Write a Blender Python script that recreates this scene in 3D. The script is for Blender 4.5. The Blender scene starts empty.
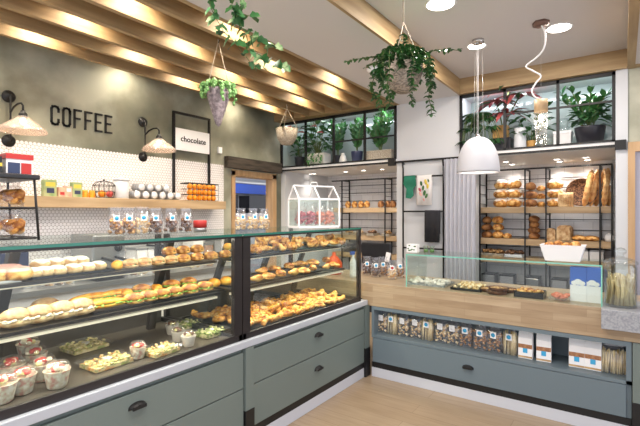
import bpy, bmesh, math, random
from mathutils import Vector, Matrix, Euler
R = math.radians
rnd = random.Random(7)
SC = bpy.context.scene
COL = SC.collection
# ---------------------------------------------------------------- view calibration (camera 1.5 m up, yaw 35.2 degrees)
FPX = 430.0; YAW = R(35.2); CH = 1.5; HOR = 213.5
cY, sY = math.cos(YAW), math.sin(YAW)
def ray(x, y=HOR):
    u = (x-320)/FPX; v = -(y-HOR)/FPX
    return (-sY+u*cY, cY+u*sY, v)
def yX(px, X): r = ray(px); return r[1]*X/r[0]          # where a sight line meets the plane X
def xY(px, Y): r = ray(px); return r[0]*Y/r[1]          # ... the plane Y
def at(px, py, X=None, Y=None, Z=None):
    r = ray(px, py)
    t = X/r[0] if X is not None else (Y/r[1] if Y is not None else (Z-CH)/r[2])
    return (r[0]*t, r[1]*t, CH+r[2]*t)
# ---------------------------------------------------------------- materials
def S(h, a=1):
    v = [int(h[i:i+2], 16)/255 for i in (0, 2, 4)]
    return tuple(((c+.055)/1.055)**2.4 if c > .04045 else c/12.92 for c in v)+(a,)
def newmat(n):
    m = bpy.data.materials.new(n); m.use_nodes = True
    return m, m.node_tree.nodes, m.node_tree.links, m.node_tree.nodes['Principled BSDF']
def mat(n, c1, c2=None, sc=6, ro=.5, me=0, st=(1, 1, 1), bump=0, det=3, lo=.35, hi=.65, spec=.5, c3=None):
    m, N, L, b = newmat(n)
    b.inputs['Base Color'].default_value = S(c1)
    b.inputs['Roughness'].default_value = ro; b.inputs['Metallic'].default_value = me
    b.inputs['Specular IOR Level'].default_value = spec
    if c2 or bump:
        tc = N.new('ShaderNodeTexCoord'); mp = N.new('ShaderNodeMapping'); mp.inputs['Scale'].default_value = st
        nz = N.new('ShaderNodeTexNoise'); nz.inputs['Scale'].default_value = sc; nz.inputs['Detail'].default_value = det
        L.new(tc.outputs['Object'], mp.inputs[0]); L.new(mp.outputs[0], nz.inputs[0])
        if c2:
            cr = N.new('ShaderNodeValToRGB'); e = cr.color_ramp.elements
            e[0].position = lo; e[0].color = S(c1); e[1].position = hi; e[1].color = S(c2)
            if c3: k = e.new((lo+hi)/2); k.color = S(c3)
            L.new(nz.outputs[0], cr.inputs[0]); L.new(cr.outputs[0], b.inputs['Base Color'])
        if bump:
            bp = N.new('ShaderNodeBump'); bp.inputs['Strength'].default_value = bump; bp.inputs['Distance'].default_value = .01
            L.new(nz.outputs[0], bp.inputs['Height']); L.new(bp.outputs[0], b.inputs['Normal'])
    return m
def emit(n, c, s):
    m, N, L, b = newmat(n); b.inputs['Emission Color'].default_value = S(c); b.inputs['Emission Strength'].default_value = s
    b.inputs['Base Color'].default_value = S(c)
    return m
def clear(n, tint='ffffff', gloss=.08, k=.35, body=0, bodyc='ffffff', ro=.02):
    m, N, L, b = newmat(n); N.remove(b); out = N['Material Output']
    tr = N.new('ShaderNodeBsdfTransparent'); tr.inputs[0].default_value = S(tint)
    gl = N.new('ShaderNodeBsdfGlossy'); gl.inputs['Roughness'].default_value = ro
    lw = N.new('ShaderNodeLayerWeight'); lw.inputs[0].default_value = .35
    mu = N.new('ShaderNodeMath'); mu.operation = 'MULTIPLY_ADD'; mu.inputs[1].default_value = k; mu.inputs[2].default_value = gloss
    mx = N.new('ShaderNodeMixShader'); L.new(lw.outputs['Fresnel'], mu.inputs[0]); L.new(mu.outputs[0], mx.inputs[0])
    L.new(tr.outputs[0], mx.inputs[1]); L.new(gl.outputs[0], mx.inputs[2]); last = mx
    if body:
        df = N.new('ShaderNodeBsdfDiffuse'); df.inputs[0].default_value = S(bodyc)
        m2 = N.new('ShaderNodeMixShader'); m2.inputs[0].default_value = body
        L.new(mx.outputs[0], m2.inputs[1]); L.new(df.outputs[0], m2.inputs[2]); last = m2
    L.new(last.outputs[0], out.inputs[0])
    return m
def planks(n, c1, c2, mort, w, h, rot=(0, 0, 0), ro=.45, st=(2, 30, 30), off=.5, ms=.002):
    m, N, L, b = newmat(n)
    tc = N.new('ShaderNodeTexCoord'); mp = N.new('ShaderNodeMapping'); mp.inputs['Rotation'].default_value = rot
    br = N.new('ShaderNodeTexBrick'); br.inputs['Scale'].default_value = 1; br.inputs['Brick Width'].default_value = w
    br.inputs['Row Height'].default_value = h; br.inputs['Mortar Size'].default_value = ms; br.offset = off
    br.inputs['Color1'].default_value = S(c1); br.inputs['Color2'].default_value = S(c2); br.inputs['Mortar'].default_value = S(mort)
    m2 = N.new('ShaderNodeMapping'); m2.inputs['Scale'].default_value = st
    nz = N.new('ShaderNodeTexNoise'); nz.inputs['Scale'].default_value = 1.5; nz.inputs['Detail'].default_value = 5
    mx = N.new('ShaderNodeMix'); mx.data_type = 'RGBA'; mx.blend_type = 'MULTIPLY'; mx.inputs[0].default_value = .55
    cr = N.new('ShaderNodeValToRGB'); cr.color_ramp.elements[0].position = .3; cr.color_ramp.elements[0].color = (.62, .58, .53, 1)
    cr.color_ramp.elements[1].position = .7
    L.new(tc.outputs['Object'], mp.inputs[0]); L.new(mp.outputs[0], br.inputs[0]); L.new(mp.outputs[0], m2.inputs[0]); L.new(m2.outputs[0], nz.inputs[0])
    L.new(nz.outputs[0], cr.inputs[0]); L.new(br.outputs[0], mx.inputs[6]); L.new(cr.outputs[0], mx.inputs[7])
    L.new(mx.outputs[2], b.inputs['Base Color']); b.inputs['Roughness'].default_value = ro
    return m
def tilemat(n, s=.05):
    """white penny tiles on a hexagonal lattice in the wall plane (object y, z)"""
    m, N, L, b = newmat(n)
    tc = N.new('ShaderNodeTexCoord'); sp = N.new('ShaderNodeSeparateXYZ'); L.new(tc.outputs['Object'], sp.inputs[0])
    def mth(op, a, bb=None):
        k = N.new('ShaderNodeMath'); k.operation = op
        for i, v in enumerate((a, bb)):
            if v is None: continue
            if isinstance(v, (int, float)): k.inputs[i].default_value = v
            else: L.new(v, k.inputs[i])
        return k.outputs[0]
    u = mth('DIVIDE', sp.outputs['Y'], s); v = mth('DIVIDE', sp.outputs['Z'], s*math.sqrt(3))
    def lat(o):
        fu = mth('SUBTRACT', mth('FRACT', mth('ADD', u, 40+o)), .5)
        fv = mth('MULTIPLY', mth('SUBTRACT', mth('FRACT', mth('ADD', v, 40+o)), .5), math.sqrt(3))
        return mth('SQRT', mth('ADD', mth('MULTIPLY', fu, fu), mth('MULTIPLY', fv, fv)))
    d = mth('MINIMUM', lat(0), lat(.5))
    cr = N.new('ShaderNodeValToRGB'); e = cr.color_ramp.elements
    e[0].position = .43; e[0].color = S('f4f2f2'); e[1].position = .5; e[1].color = S('a39d9c')
    L.new(d, cr.inputs[0]); L.new(cr.outputs[0], b.inputs['Base Color'])
    bp = N.new('ShaderNodeBump'); bp.invert = True; bp.inputs['Strength'].default_value = .4; bp.inputs['Distance'].default_value = .004
    L.new(d, bp.inputs['Height']); L.new(bp.outputs[0], b.inputs['Normal'])
    b.inputs['Roughness'].default_value = .25
    return m
M = {}
M['plaster'] = mat('green_grey_plaster', '66685a', 'bcbcaa', 1.3, .85, det=9, bump=.2, lo=.32, hi=.68, c3='8a8a79')
M['tile'] = tilemat('penny_tile', .033)
M['ceil'] = mat('ceiling_paint', 'd2cfd0', ro=.8)
M['white'] = mat('white_paint', 'cfd2d6', ro=.6)
M['soffit'] = mat('soffit_paint', 'e2e1e0', ro=.6)
M['header'] = mat('header_white', 'dedede', ro=.5)
M['nichepanel'] = mat('teal_back_panel', 'a7b4b2', ro=.12, spec=.6)
M['whitetile'] = planks('white_wall_tile', 'eeeef0', 'e6e6ea', 'c9c9cc', .2, .1, (R(90), 0, 0), .2, (1, 1, 1), ms=.003)
M['beam'] = mat('oak_beam', '8f7350', 'b39a72', 2.2, .55, st=(9, .7, 9), det=6, lo=.3, hi=.7)
M['beamx'] = mat('oak_beam_cross', '8f7350', 'b39a72', 2.2, .55, st=(.7, 9, 9), det=6, lo=.3, hi=.7)
M['shelfw'] = mat('shelf_oak', 'a58a66', 'bfa480', 2, .5, st=(8, .8, 8), det=5)
M['shelfx'] = mat('shelf_oak_cross', 'a98d68', 'c2a783', 2, .5, st=(.8, 8, 8), det=5)
M['darkw'] = mat('dark_rough_timber', '2e2822', '544a3f', 3, .8, st=(8, 1, 8), det=5)
M['doorw'] = mat('door_oak', 'b8946a', 'caa880', 2, .5, st=(8, 8, .8), det=4)
M['floor'] = planks('floor_planks', 'a6937c', '9a866e', '83705b', 1.3, .16, (0, 0, 0), .32, (2, 22, 22))
M['wtop'] = planks('oak_block_front', 'b8a488', 'a38c70', '927c62', .42, .052, (R(90), 0, 0), .4, (3, 30, 30), ms=.0008)
M['wtopt'] = planks('oak_block_top', 'bba88c', 'a9947a', '927c62', .42, .052, (0, 0, 0), .35, (3, 30, 30), ms=.0008)
M['cab'] = mat('sage_grey_lacquer', '6d7976', ro=.42)
M['cabd'] = mat('sage_grey_lacquer_inside', '6d7a78', ro=.5)
M['cabb'] = mat('blue_grey_lacquer', '66757e', ro=.42)
M['ledge'] = mat('pale_stone_ledge', 'b4b9c2', ro=.3)
M['plinth'] = mat('pale_plinth', 'c4c8d2', ro=.35)
M['black'] = mat('black_steel', '101012', ro=.5)
M['blackp'] = mat('black_plastic', '1c1c20', ro=.3)
M['frame'] = mat('case_frame_black', '241f20', ro=.35)
M['shelfm'] = mat('dark_steel_shelf', '4a4540', ro=.35, me=.3)
M['deck'] = mat('brown_grey_deck', '4c4641', '57504a', 3, .35)
M['alu'] = mat('aluminium', 'c8c6c2', ro=.35, me=.6)
M['chrome'] = mat('chrome', 'd0d0d2', ro=.15, me=1)
M['steel'] = mat('brushed_steel', 'a9abad', ro=.35, me=.8)
M['copper'] = mat('brown_copper', '7a5f55', ro=.4, me=.3)
M['glass'] = clear('clear_glass', 'f8fcfa', .015, k=.18)
M['gedge'] = mat('green_glass_edge', '2f7466', ro=.15)
M['gedge2'] = mat('pale_green_glass_edge', '7ec4b2', ro=.15)
M['bag'] = clear('clear_bag_film', 'ffffff', .06, k=.28, body=.06, bodyc='dfe2f2', ro=.12)
M['plastic'] = clear('clear_plastic', 'ffffff', .05, k=.25, body=.02, ro=.08)
M['jarg'] = clear('jar_glass', 'f8fbfb', .04, k=.3, ro=.03)
M['shadeg'] = clear('ribbed_glass_shade', 'fff4ea', .1, body=.3, bodyc='dcd3cc', ro=.25)
M['paper'] = mat('white_paper', 'f0f0f2', ro=.7)
M['blue'] = mat('sky_blue_print', '3fa6d8', ro=.6)
M['dblue'] = mat('deep_blue', '2f62c4', ro=.5)
M['tan'] = mat('tan_print', 'a8845a', 'caa877', 40, .6)
M['brownp'] = mat('brown_print', '8b5a3c', 'b98a62', 40, .6)
M['rope'] = mat('jute_rope', 'b7aa98', ro=.9)
M['lamp'] = emit('lamp_disc', 'fff6ea', 14)
M['led'] = emit('led_strip', 'fff3df', 3)
M['softbulb'] = emit('soft_bulb', 'fff0dc', 3)
M['led2'] = emit('shelf_led', 'fff0d8', .25)
M['bulb'] = emit('warm_bulb', 'ffeedd', 8)
M['crust'] = mat('golden_crust', '8f5220', 'edc178', 26, .5, det=5, bump=.5, c3='c88a3c', lo=.38, hi=.62)
M['crustd'] = mat('dark_crust', '603418', 'b8824c', 20, .7, det=4, bump=.4)
M['crustp'] = mat('pale_crust', 'a87848', 'dfc294', 24, .6, det=4, bump=.3)
M['crumb'] = mat('white_crumb', 'dccfb4', 'eee4d0', 30, .8)
M['sugar'] = mat('icing_sugar', 'd9d0c4', 'efeae2', 25, .8, bump=.2)
M['pink'] = mat('pink_icing', 'd6938a', 'efc4b8', 15, .4)
M['cheese'] = mat('melted_cheese', 'c97f1e', 'f3c456', 30, .4, det=5, c3='eaa52e')
M['filling'] = mat('sandwich_filling', '5f7a2a', 'd8a060', 60, .6, det=2, lo=.42, hi=.58, c3='b8523a')
M['lettuce'] = mat('lettuce', '4f8a2c', '9cc055', 30, .6)
M['salad'] = mat('mixed_salad', '6f8a3c', 'f1e2b8', 60, .5, det=2, lo=.4, hi=.6, c3='b9c27a')
M['pasta'] = mat('pasta_salad', '97a25a', 'f3e6c0', 60, .5, det=2, c3='dcc98e')
M['saladtip'] = mat('shredded_carrot_salad', '9aa650', 'e79a48', 60, .5, det=2, c3='ecd9a4')
M['cupw'] = mat('paper_cup', 'e2dad4', ro=.5)
M['cupp'] = mat('printed_cup', 'cc988e', 'efe8e0', 55, .5, det=2, c3='dcd3be')
M['red'] = mat('strawberry_red', 'b8383a', 'd8625a', 30, .4)
M['fruit'] = mat('kiwi_and_melon', 'c6cf6a', 'e8d9a8', 30, .4)
M['orange'] = mat('orange_peel', 'ee8a10', 'f7a528', 30, .45, bump=.1)
M['redt'] = mat('red_tin', 'b42f2c', ro=.4)
M['cookie'] = mat('cookies', '7a5230', 'd8b27a', 60, .8, det=2, c3='a8794a', lo=.4, hi=.6)
M['cookiep'] = mat('pale_cookies', 'c39c68', 'f3e4c2', 45, .8, det=2, c3='e0c594', lo=.4, hi=.6)
M['cookied'] = mat('dark_cookies', '3f2a20', '8f6a4c', 55, .8, det=2, c3='6a4834', lo=.4, hi=.6)
M['stick'] = mat('breadsticks', 'a58c56', 'e8d8aa', 40, .8, st=(1, 1, .15), det=2)
M['rosy'] = mat('rose_macarons', '8f2a44', 'd8707c', 60, .6, det=2)
M['salmon'] = mat('salmon_macarons', 'd07058', 'eea088', 60, .6, det=2)
M['choc'] = mat('chocolate', '4a2c1e', '7a4c34', 40, .5)
M['basket'] = mat('woven_wicker', '7a7065', 'a89c8f', 60, .9, st=(1, 1, 2), bump=.6, det=1)
M['basketl'] = mat('pale_wicker', '968b7b', 'bdb2a1', 60, .9, st=(1, 1, 2), bump=.6, det=1)
M['bark'] = mat('lilac_grey_bark', '6c6266', '988c90', 45, .9, bump=.8, det=2)
M['leaf'] = mat('green_leaf', '244d2a', '437c3e', 9, .45)
M['leafd'] = mat('deep_green_leaf', '1f4426', '3c6e3a', 9, .4)
M['leafl'] = mat('light_green_leaf', '4e7d40', '7aa562', 9, .45)
M['leafv'] = mat('variegated_leaf', '3f7a42', 'b8cf9a', 12, .5, lo=.45, hi=.6)
M['leafr'] = mat('crimson_leaf', '6e2434', 'b85a58', 8, .45)
M['flower'] = mat('red_flower', 'c93a3e', ro=.4)
M['stem'] = mat('stem', '5a6a3c', ro=.7)
M['soil'] = mat('soil', '3a2c22', ro=.95)
M['potd'] = mat('dark_pot', '24242c', ro=.35)
M['potn'] = mat('navy_pot', '2c3350', ro=.3)
M['domew'] = mat('dome_white', 'b9bbc2', ro=.5)
M['bagc'] = mat('baguette_crust', 'b8763c', 'e9c58c', 16, .55, det=4, bump=.3, c3='d6a468')
M['potw'] = mat('white_pot', 'c9c7c2', ro=.5)
M['ochre'] = mat('ochre_crate', 'c29555', ro=.6)
M['curtain'] = mat('grey_curtain', 'b9bac2', ro=.9)
M['green_cloth'] = mat('green_cloth', '1f6a52', '2f7f66', 12, .9)
M['charcoal'] = mat('charcoal_cloth', '2b2b30', ro=.95)
M['floral'] = mat('floral_towel', 'ece8e6', ro=.9)
M['stone'] = mat('speckled_grey_stone', '8a8d94', 'a2a5ab', 90, .5, det=1)
M['screen'] = mat('dark_cloth_panel', '0f0f12', ro=.25)
M['bluewall'] = mat('blue_blind', '2a4fae', ro=.6)
M['doorp'] = mat('pale_lilac_door', 'c3c4d6', ro=.4)
M['greyp'] = mat('grey_panel', '9a9ba0', ro=.5)
M['green_box'] = mat('green_carton', '7f9c68', 'b4b98a', 12, .6)
M['pink_box'] = mat('pink_carton', 'c99484', 'd9c0a0', 14, .6)
M['yellow'] = mat('yellow_print', 'd8c04a', ro=.5)
M['navy'] = mat('navy_print', '2c3a5c', ro=.5)
M['orangeplastic'] = mat('orange_plastic', 'e85a22', ro=.35)
M['silver'] = mat('silver_foil', 'c4c6ca', '8d9096', 50, .3, me=.5, det=1)
# ---------------------------------------------------------------- geometry helpers
class MB:
    def __init__(s): s.bm = bmesh.new(); s.mi = 0
    def _f(s, vs, smooth=False):
        try: f = s.bm.faces.new(vs)
        except ValueError: return
        f.material_index = s.mi; f.smooth = smooth
    def box(s, x0, x1, y0, y1, z0, z1, T=None):
        P = [Vector(p) for p in ((x0, y0, z0), (x1, y0, z0), (x1, y1, z0), (x0, y1, z0), (x0, y0, z1), (x1, y0, z1), (x1, y1, z1), (x0, y1, z1))]
        if T is not None: P = [T @ p for p in P]
        v = [s.bm.verts.new(p) for p in P]
        for q in ((3, 2, 1, 0), (4, 5, 6, 7), (0, 1, 5, 4), (1, 2, 6, 5), (2, 3, 7, 6), (3, 0, 4, 7)): s._f([v[i] for i in q])
        return s
    def bar(s, a, b, w, h=None):
        a, b = Vector(a), Vector(b); h = h or w; d = (b-a); L = d.length; q = d.to_track_quat('Z', 'Y').to_matrix().to_4x4()
        T = Matrix.Translation(a) @ q
        return s.box(-w/2, w/2, -h/2, h/2, 0, L, T)
    def tube(s, pts, r, n=8, closed=False, smooth=True):
        pts = [Vector(p) for p in pts]; rs = r if isinstance(r, (list, tuple)) else [r]*len(pts)
        rings = []; prev = None; m = len(pts)
        for i, p in enumerate(pts):
            if closed: d = pts[(i+1) % m]-pts[i-1]
            else: d = (pts[min(i+1, m-1)]-pts[max(i-1, 0)])
            d.normalize()
            if prev is None:
                u = d.orthogonal().normalized()
            else:
                u = prev-d*prev.dot(d)
                u = u.normalized() if u.length > 1e-6 else d.orthogonal().normalized()
            prev = u; w = d.cross(u)
            rings.append([s.bm.verts.new(p+(u*math.cos(t)+w*math.sin(t))*rs[i]) for t in (2*math.pi*k/n for k in range(n))])
        for i in range(m if closed else m-1):
            A, B = rings[i], rings[(i+1) % m]
            for k in range(n): s._f([A[k], A[(k+1) % n], B[(k+1) % n], B[k]], smooth)
        if not closed: s._f(rings[0][::-1]); s._f(rings[-1])
        return s
    def lathe(s, prof, c=(0, 0, 0), n=20, T=None, smooth=True, wob=0):
        rings = []
        for (r, z) in prof:
            ring = []
            for k in range(n):
                t = 2*math.pi*k/n; rr = max(r, 1e-4)*(1+(wob*math.cos(6*t) if wob else 0))
                p = Vector((c[0]+rr*math.cos(t), c[1]+rr*math.sin(t), c[2]+z))
                ring.append(s.bm.verts.new(T @ p if T is not None else p))
            rings.append(ring)
        for A, B in zip(rings, rings[1:]):
            for k in range(n): s._f([A[k], A[(k+1) % n], B[(k+1) % n], B[k]], smooth)
        s._f(rings[0][::-1]); s._f(rings[-1])
        return s
    def ell(s, c, r, T=None, n=14, m=9, noise=0, flat=None, seed=0):
        g = random.Random(seed); ph = [g.uniform(0, 6) for _ in range(6)]
        if isinstance(r, (int, float)): r = (r, r, r)
        rings = []
        def P(th, f):
            x, y, z = math.sin(th)*math.cos(f), math.sin(th)*math.sin(f), math.cos(th)
            k = 1+noise*(math.sin(3*x+ph[0])*math.sin(4*y+ph[1])+.6*math.sin(5*z+ph[2]+2*x)*math.cos(6*y+ph[3]))
            if flat is not None and z < flat: z = flat
            p = Vector((x*r[0]*k, y*r[1]*k, z*r[2]*k))
            if T is not None: p = T @ p
            return p+Vector(c)
        top = s.bm.verts.new(P(0, 0)); bot = s.bm.verts.new(P(math.pi, 0))
        for i in range(1, m): rings.append([s.bm.verts.new(P(math.pi*i/m, 2*math.pi*k/n)) for k in range(n)])
        for k in range(n): s._f([top, rings[0][k], rings[0][(k+1) % n]], True); s._f([bot, rings[-1][(k+1) % n], rings[-1][k]], True)
        for A, B in zip(rings, rings[1:]):
            for k in range(n): s._f([A[k], B[k], B[(k+1) % n], A[(k+1) % n]], True)
        return s
    def poly(s, pts, d):
        """a flat outline pushed through the vector d"""
        d = Vector(d); A = [s.bm.verts.new(Vector(p)) for p in pts]; B = [s.bm.verts.new(Vector(p)+d) for p in pts]
        n = len(A); s._f(A[::-1]); s._f(B)
        for k in range(n): s._f([A[k], A[(k+1) % n], B[(k+1) % n], B[k]])
        return s
    def leaf(s, p, d, L, W, up=(0, 0, 1), droop=.3, fold=.15, shape=0):
        p, d, up = Vector(p), Vector(d).normalized(), Vector(up)
        w = d.cross(up)
        w = w.normalized() if w.length > .05 else d.orthogonal().normalized()
        nrm = w.cross(d).normalized(); ws = (0.12, .8, 1, .7, 0.02) if shape == 0 else ((.3, 1, .65, .75, .02) if shape == 1 else (.5, 1, .95, .8, .05))
        cols = []
        for i, q in enumerate(ws):
            t = i/4; c = p+d*(L*t)-Vector((0, 0, 1))*(droop*L*t*t)
            cols.append([s.bm.verts.new(c+w*(W/2*q)+nrm*(fold*W*q)), s.bm.verts.new(c), s.bm.verts.new(c-w*(W/2*q)+nrm*(fold*W*q))])
        for A, B in zip(cols, cols[1:]):
            s._f([A[0], A[1], B[1], B[0]], True); s._f([A[1], A[2], B[2], B[1]], True)
        return s
    def build(s, name, mats, parent=None, origin=None, bev=0):
        bmesh.ops.recalc_face_normals(s.bm, faces=s.bm.faces[:])
        off = Vector(origin) if origin is not None else (Vector(parent['_o']) if parent is not None and '_o' in parent else None)
        if off is not None: bmesh.ops.translate(s.bm, verts=s.bm.verts[:], vec=-off)
        me = bpy.data.meshes.new(name); s.bm.to_mesh(me); s.bm.free()
        for m in (mats if isinstance(mats, (list, tuple)) else [mats]): me.materials.append(m)
        o = bpy.data.objects.new(name, me); COL.objects.link(o)
        if parent is not None: o.parent = parent; 
        if off is not None and '_o' not in o and parent is not None and '_o' in parent: o['_o'] = parent['_o']
        elif origin is not None: o.location = origin; o['_o'] = tuple(origin)
        if bev:
            b = o.modifiers.new('b', 'BEVEL'); b.width = bev; b.segments = 2; b.limit_method = 'ANGLE'
        return o
def tag(o, label, cat, group=None, kind=None):
    o['label'] = label; o['category'] = cat
    if group: o['group'] = group
    if kind: o['kind'] = kind
    return o
def thing(name, label, cat, loc=(0, 0, 0), rz=0, group=None, world=False):
    """an Empty at the thing's base; world=True lets its parts be written in room coordinates"""
    o = bpy.data.objects.new(name, None); COL.objects.link(o); o.location = loc; o.rotation_euler = (0, 0, rz); o.empty_display_size = .05
    if world: o['_o'] = tuple(loc)
    return tag(o, label, cat, group)
def struct(name, mb, m, bev=0):
    o = mb.build(name, m, bev=bev); o['kind'] = 'structure'; return o
def kids(o): return [c for c in COL.objects if c.parent == o]
class Kind:
    """a thing built once; the first place takes it, later ones take copies with copies of its parts"""
    def __init__(s, root): s.root = root; s.used = False; s.tree = [(c, kids(c)) for c in kids(root)]; s.sc = root.scale.copy(); s.z = 0
    def put(s, loc, rz, label, group=None, sc=1, rx=0, ry=0):
        if not s.used: r = s.root; s.used = True
        else:
            r = s.root.copy(); COL.objects.link(r)
            for ch, gs in s.tree:
                c = ch.copy(); COL.objects.link(c); c.parent = r
                for g in gs: d = g.copy(); COL.objects.link(d); d.parent = c
        r.location = loc; r.rotation_euler = (rx, ry, rz); r.scale = (sc, sc, sc) if isinstance(sc, (int, float)) else sc
        r['label'] = label
        if group: r['group'] = group
        return r
def solo(name, mb, mats, cat): 
    o = mb.build(name, mats); o['category'] = cat; return o
ORD = ['first', 'second', 'third', 'fourth', 'fifth', 'sixth', 'seventh', 'eighth', 'ninth', 'tenth', 'eleventh', 'twelfth', 'thirteenth', 'fourteenth', 'fifteenth', 'sixteenth', 'seventeenth', 'eighteenth']
def rz_(a): return Matrix.Rotation(a, 4, 'Z')
# ================================================================ THE ROOM
WL = -4.25; WB = 5.0; TB = 2.87; TC = 3.04; NB = 6.15; HZ0 = 2.135; HZ1 = 2.19
b = MB().box(-6.5, 3.2, -2.2, 7.5, -.05, 0); struct('floor', b, M['floor'])
# left wall with the doorway near its far end (opening Y 4.02..4.70)
b = MB(); b.box(WL-.12, WL, -2.2, 3.98, 0, 3.2).box(WL-.12, WL, 3.98, 4.86, 2.07, 3.2).box(WL-.12, WL, 4.86, NB, 0, 3.2)
struct('wall_left', b, M['plaster'])
# scalloped top edge of the tiled field
s_ = .033; pts = [(WL, -1.9, .0)]; y = -1.9; pts2 = []
while y < 3.84:
    for k in range(5):
        t = math.pi*(1-k/4); pts2.append((WL, y+s_/2+s_/2*math.cos(t)*.96, 2.115+.015*math.sin(t)))
    y += s_
b = MB().poly(pts+pts2+[(WL, 3.85, 0)], (.008, 0, 0)); struct('wall_left_tiles', b, M['tile'])
b = MB().box(WL, WL+.02, 3.985, 4.04, 0, 2.07).box(WL, WL+.02, 4.79, 4.87, 0, 2.07).box(WL, WL+.02, 3.985, 4.87, 2.01, 2.085)
b.box(WL-.13, WL, 4.0, 4.03, 0, 2.03).box(WL-.13, WL, 4.80, 4.83, 0, 2.03).box(WL-.13, WL, 4.0, 4.83, 2.0, 2.03)
struct('door_1', b, M['doorw'])
b = MB().box(WL, WL+.08, 3.86, 4.93, 2.10, 2.245); struct('trim_1', b, M['darkw'])
# the room beyond the doorway
b = MB().box(-6.4, -6.3, 2.5, 7.5, 0, 3); struct('wall_passage', b, M['greyp'])
b = MB().box(-6.3, WL-.12, 2.4, 7.5, 2.6, 2.65); struct('ceiling_passage', b, M['white'])
# back wall: pier, corner pier, end post, header with its soffit
b = MB().box(-4.25, -4.17, WB, NB, 0, HZ0); struct('wall_back_corner', b, M['white'])
b = MB().box(-2.34, -1.545, WB, NB, 0, TC+.1); struct('wall_back_pier', b, M['white'])
b = MB().box(-.06, .035, WB-.02, NB, 0, TB); struct('wall_back_post', b, M['white'])
b = MB().box(-4.25, -2.34, NB, NB+.1, 0, HZ0); struct('wall_back_left_niche', b, M['whitetile'])
b = MB().box(-1.545, -.06, NB, NB+.1, 0, HZ0); struct('wall_back_right_niche', b, M['whitetile'])
for (x0, x1, n) in ((-4.25, -2.34, 'left'), (-1.545, -.06, 'right')):
    struct('ceiling_soffit_'+n, MB().box(x0, x1, WB+.03, NB, HZ0, HZ0+.02), M['soffit'])
    struct('trim_header_'+n, MB().box(x0, x1, WB-.01, WB+.45, HZ0+.02, HZ1), M['header'])
    struct('wall_transom_'+n, MB().box(x0, x1, WB+.45, WB+.5, HZ1, TC), M['nichepanel'])
    struct('ceiling_transom_'+n, MB().box(x0, x1, WB, WB+.5, TB, TB+.02), M['white'])
struct('wall_transom_side', MB().box(WL, WL+.02, WB+.02, WB+.45, HZ1, TB), M['nichepanel'])
# right side wall piece with its door
b = MB().box(.035, 3.2, WB, WB+.12, 2.17, 3.2).box(1.1, 3.2, WB, WB+.12, 0, 2.17); struct('wall_right', b, M['plaster'])
b = MB().box(.036, .09, WB-.03, WB+.1, 0, 2.17).box(.09, 1.1, WB-.03, WB+.1, 2.08, 2.17).box(1.02, 1.1, WB-.03, WB+.1, 0, 2.08)
struct('door_2', b, M['doorw'])
struct('door_2_panel', MB().box(.09, 1.02, WB+.03, WB+.07, 0, 2.08), M['doorp'])
# ceilings: middle band, raised tray, band right of the tray, wood bay over the slats
struct('ceiling', MB().box(-2.3, -1.55, -2.2, WB, TB, TB+.05), M['ceil'])
struct('ceiling_tray', MB().box(-1.56, .1, -2.2, WB, TC, TC+.05), M['ceil'])
struct('ceiling_right', MB().box(.09, 3.2, -2.2, WB, TB+.01, TB+.06), M['ceil'])
struct('ceiling_bay', MB().box(-4.3, -2.28, -2.2, WB, TC+.06, TC+.1), M['beam'])
struct('trim_beam_1', MB().box(-1.55, -1.525, -2.2, WB-.07, TB-.006, TC), M['beam'])
struct('trim_beam_2', MB().box(-1.55, 3.2, WB-.07, WB+.02, TB-.006, TC+.02), M['beamx'])
struct('trim_beam_3', MB().box(.03, .09, -2.2, WB-.06, TB-.006, TC), M['beam'])
struct('trim_beam_4', MB().box(-4.25, -2.3, WB-.16, WB+.01, TB-.002, TC+.06), M['beamx'])
for i, x in enumerate((-3.92, -3.65, -3.38, -3.11, -2.84, -2.57, -2.34)):
    struct('trim_slat_%d' % (i+1), MB().box(x, x+.045, -2.2, WB-.15, TB, TC+.06), M['beam'])
# transom frames in black steel
def transom(x0, x1, posts, hbar, n):
    b = MB(); w = .028; y0, y1 = WB-.02, WB+.01
    b.box(x0, x1, y0, y1, TB-.045, TB-.008)
    b.box(x0, x1, y0, y1, HZ1, HZ1+.018)
    for p in posts: b.box(p-w/2, p+w/2, y0, y1, HZ1, TB-.01)
    b.box(hbar[0], hbar[1], y0+.005, y1-.005, hbar[2]-.01, hbar[2]+.01)
    struct('window_%d' % n, b, M['black'])
transom(-4.25, -2.34, [xY(p, WB) for p in (282, 306, 334, 365)]+[-2.355], (xY(334, WB), -2.35, 2.49), 1)
transom(-1.545, -.06, [-1.53]+[xY(p, WB) for p in (505, 558)]+[-.075], (xY(505, WB), -.07, 2.58), 2)
# long black rail under the header, running over the pier, with clamps
b = MB().box(-4.25, -.06, WB-.035, WB-.012, HZ0+.0, HZ0+.022)
rail = tag(b.build('steel_rail', M['black']), 'thin black steel rail running below the white header of the back wall', 'rail')
for px in (393, 620.5):
    x = xY(px, WB); MB().box(x-.045, x+.045, WB-.055, WB-.0, HZ0-.03, HZ0+.06).build('clamp', M['black'], rail)
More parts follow.
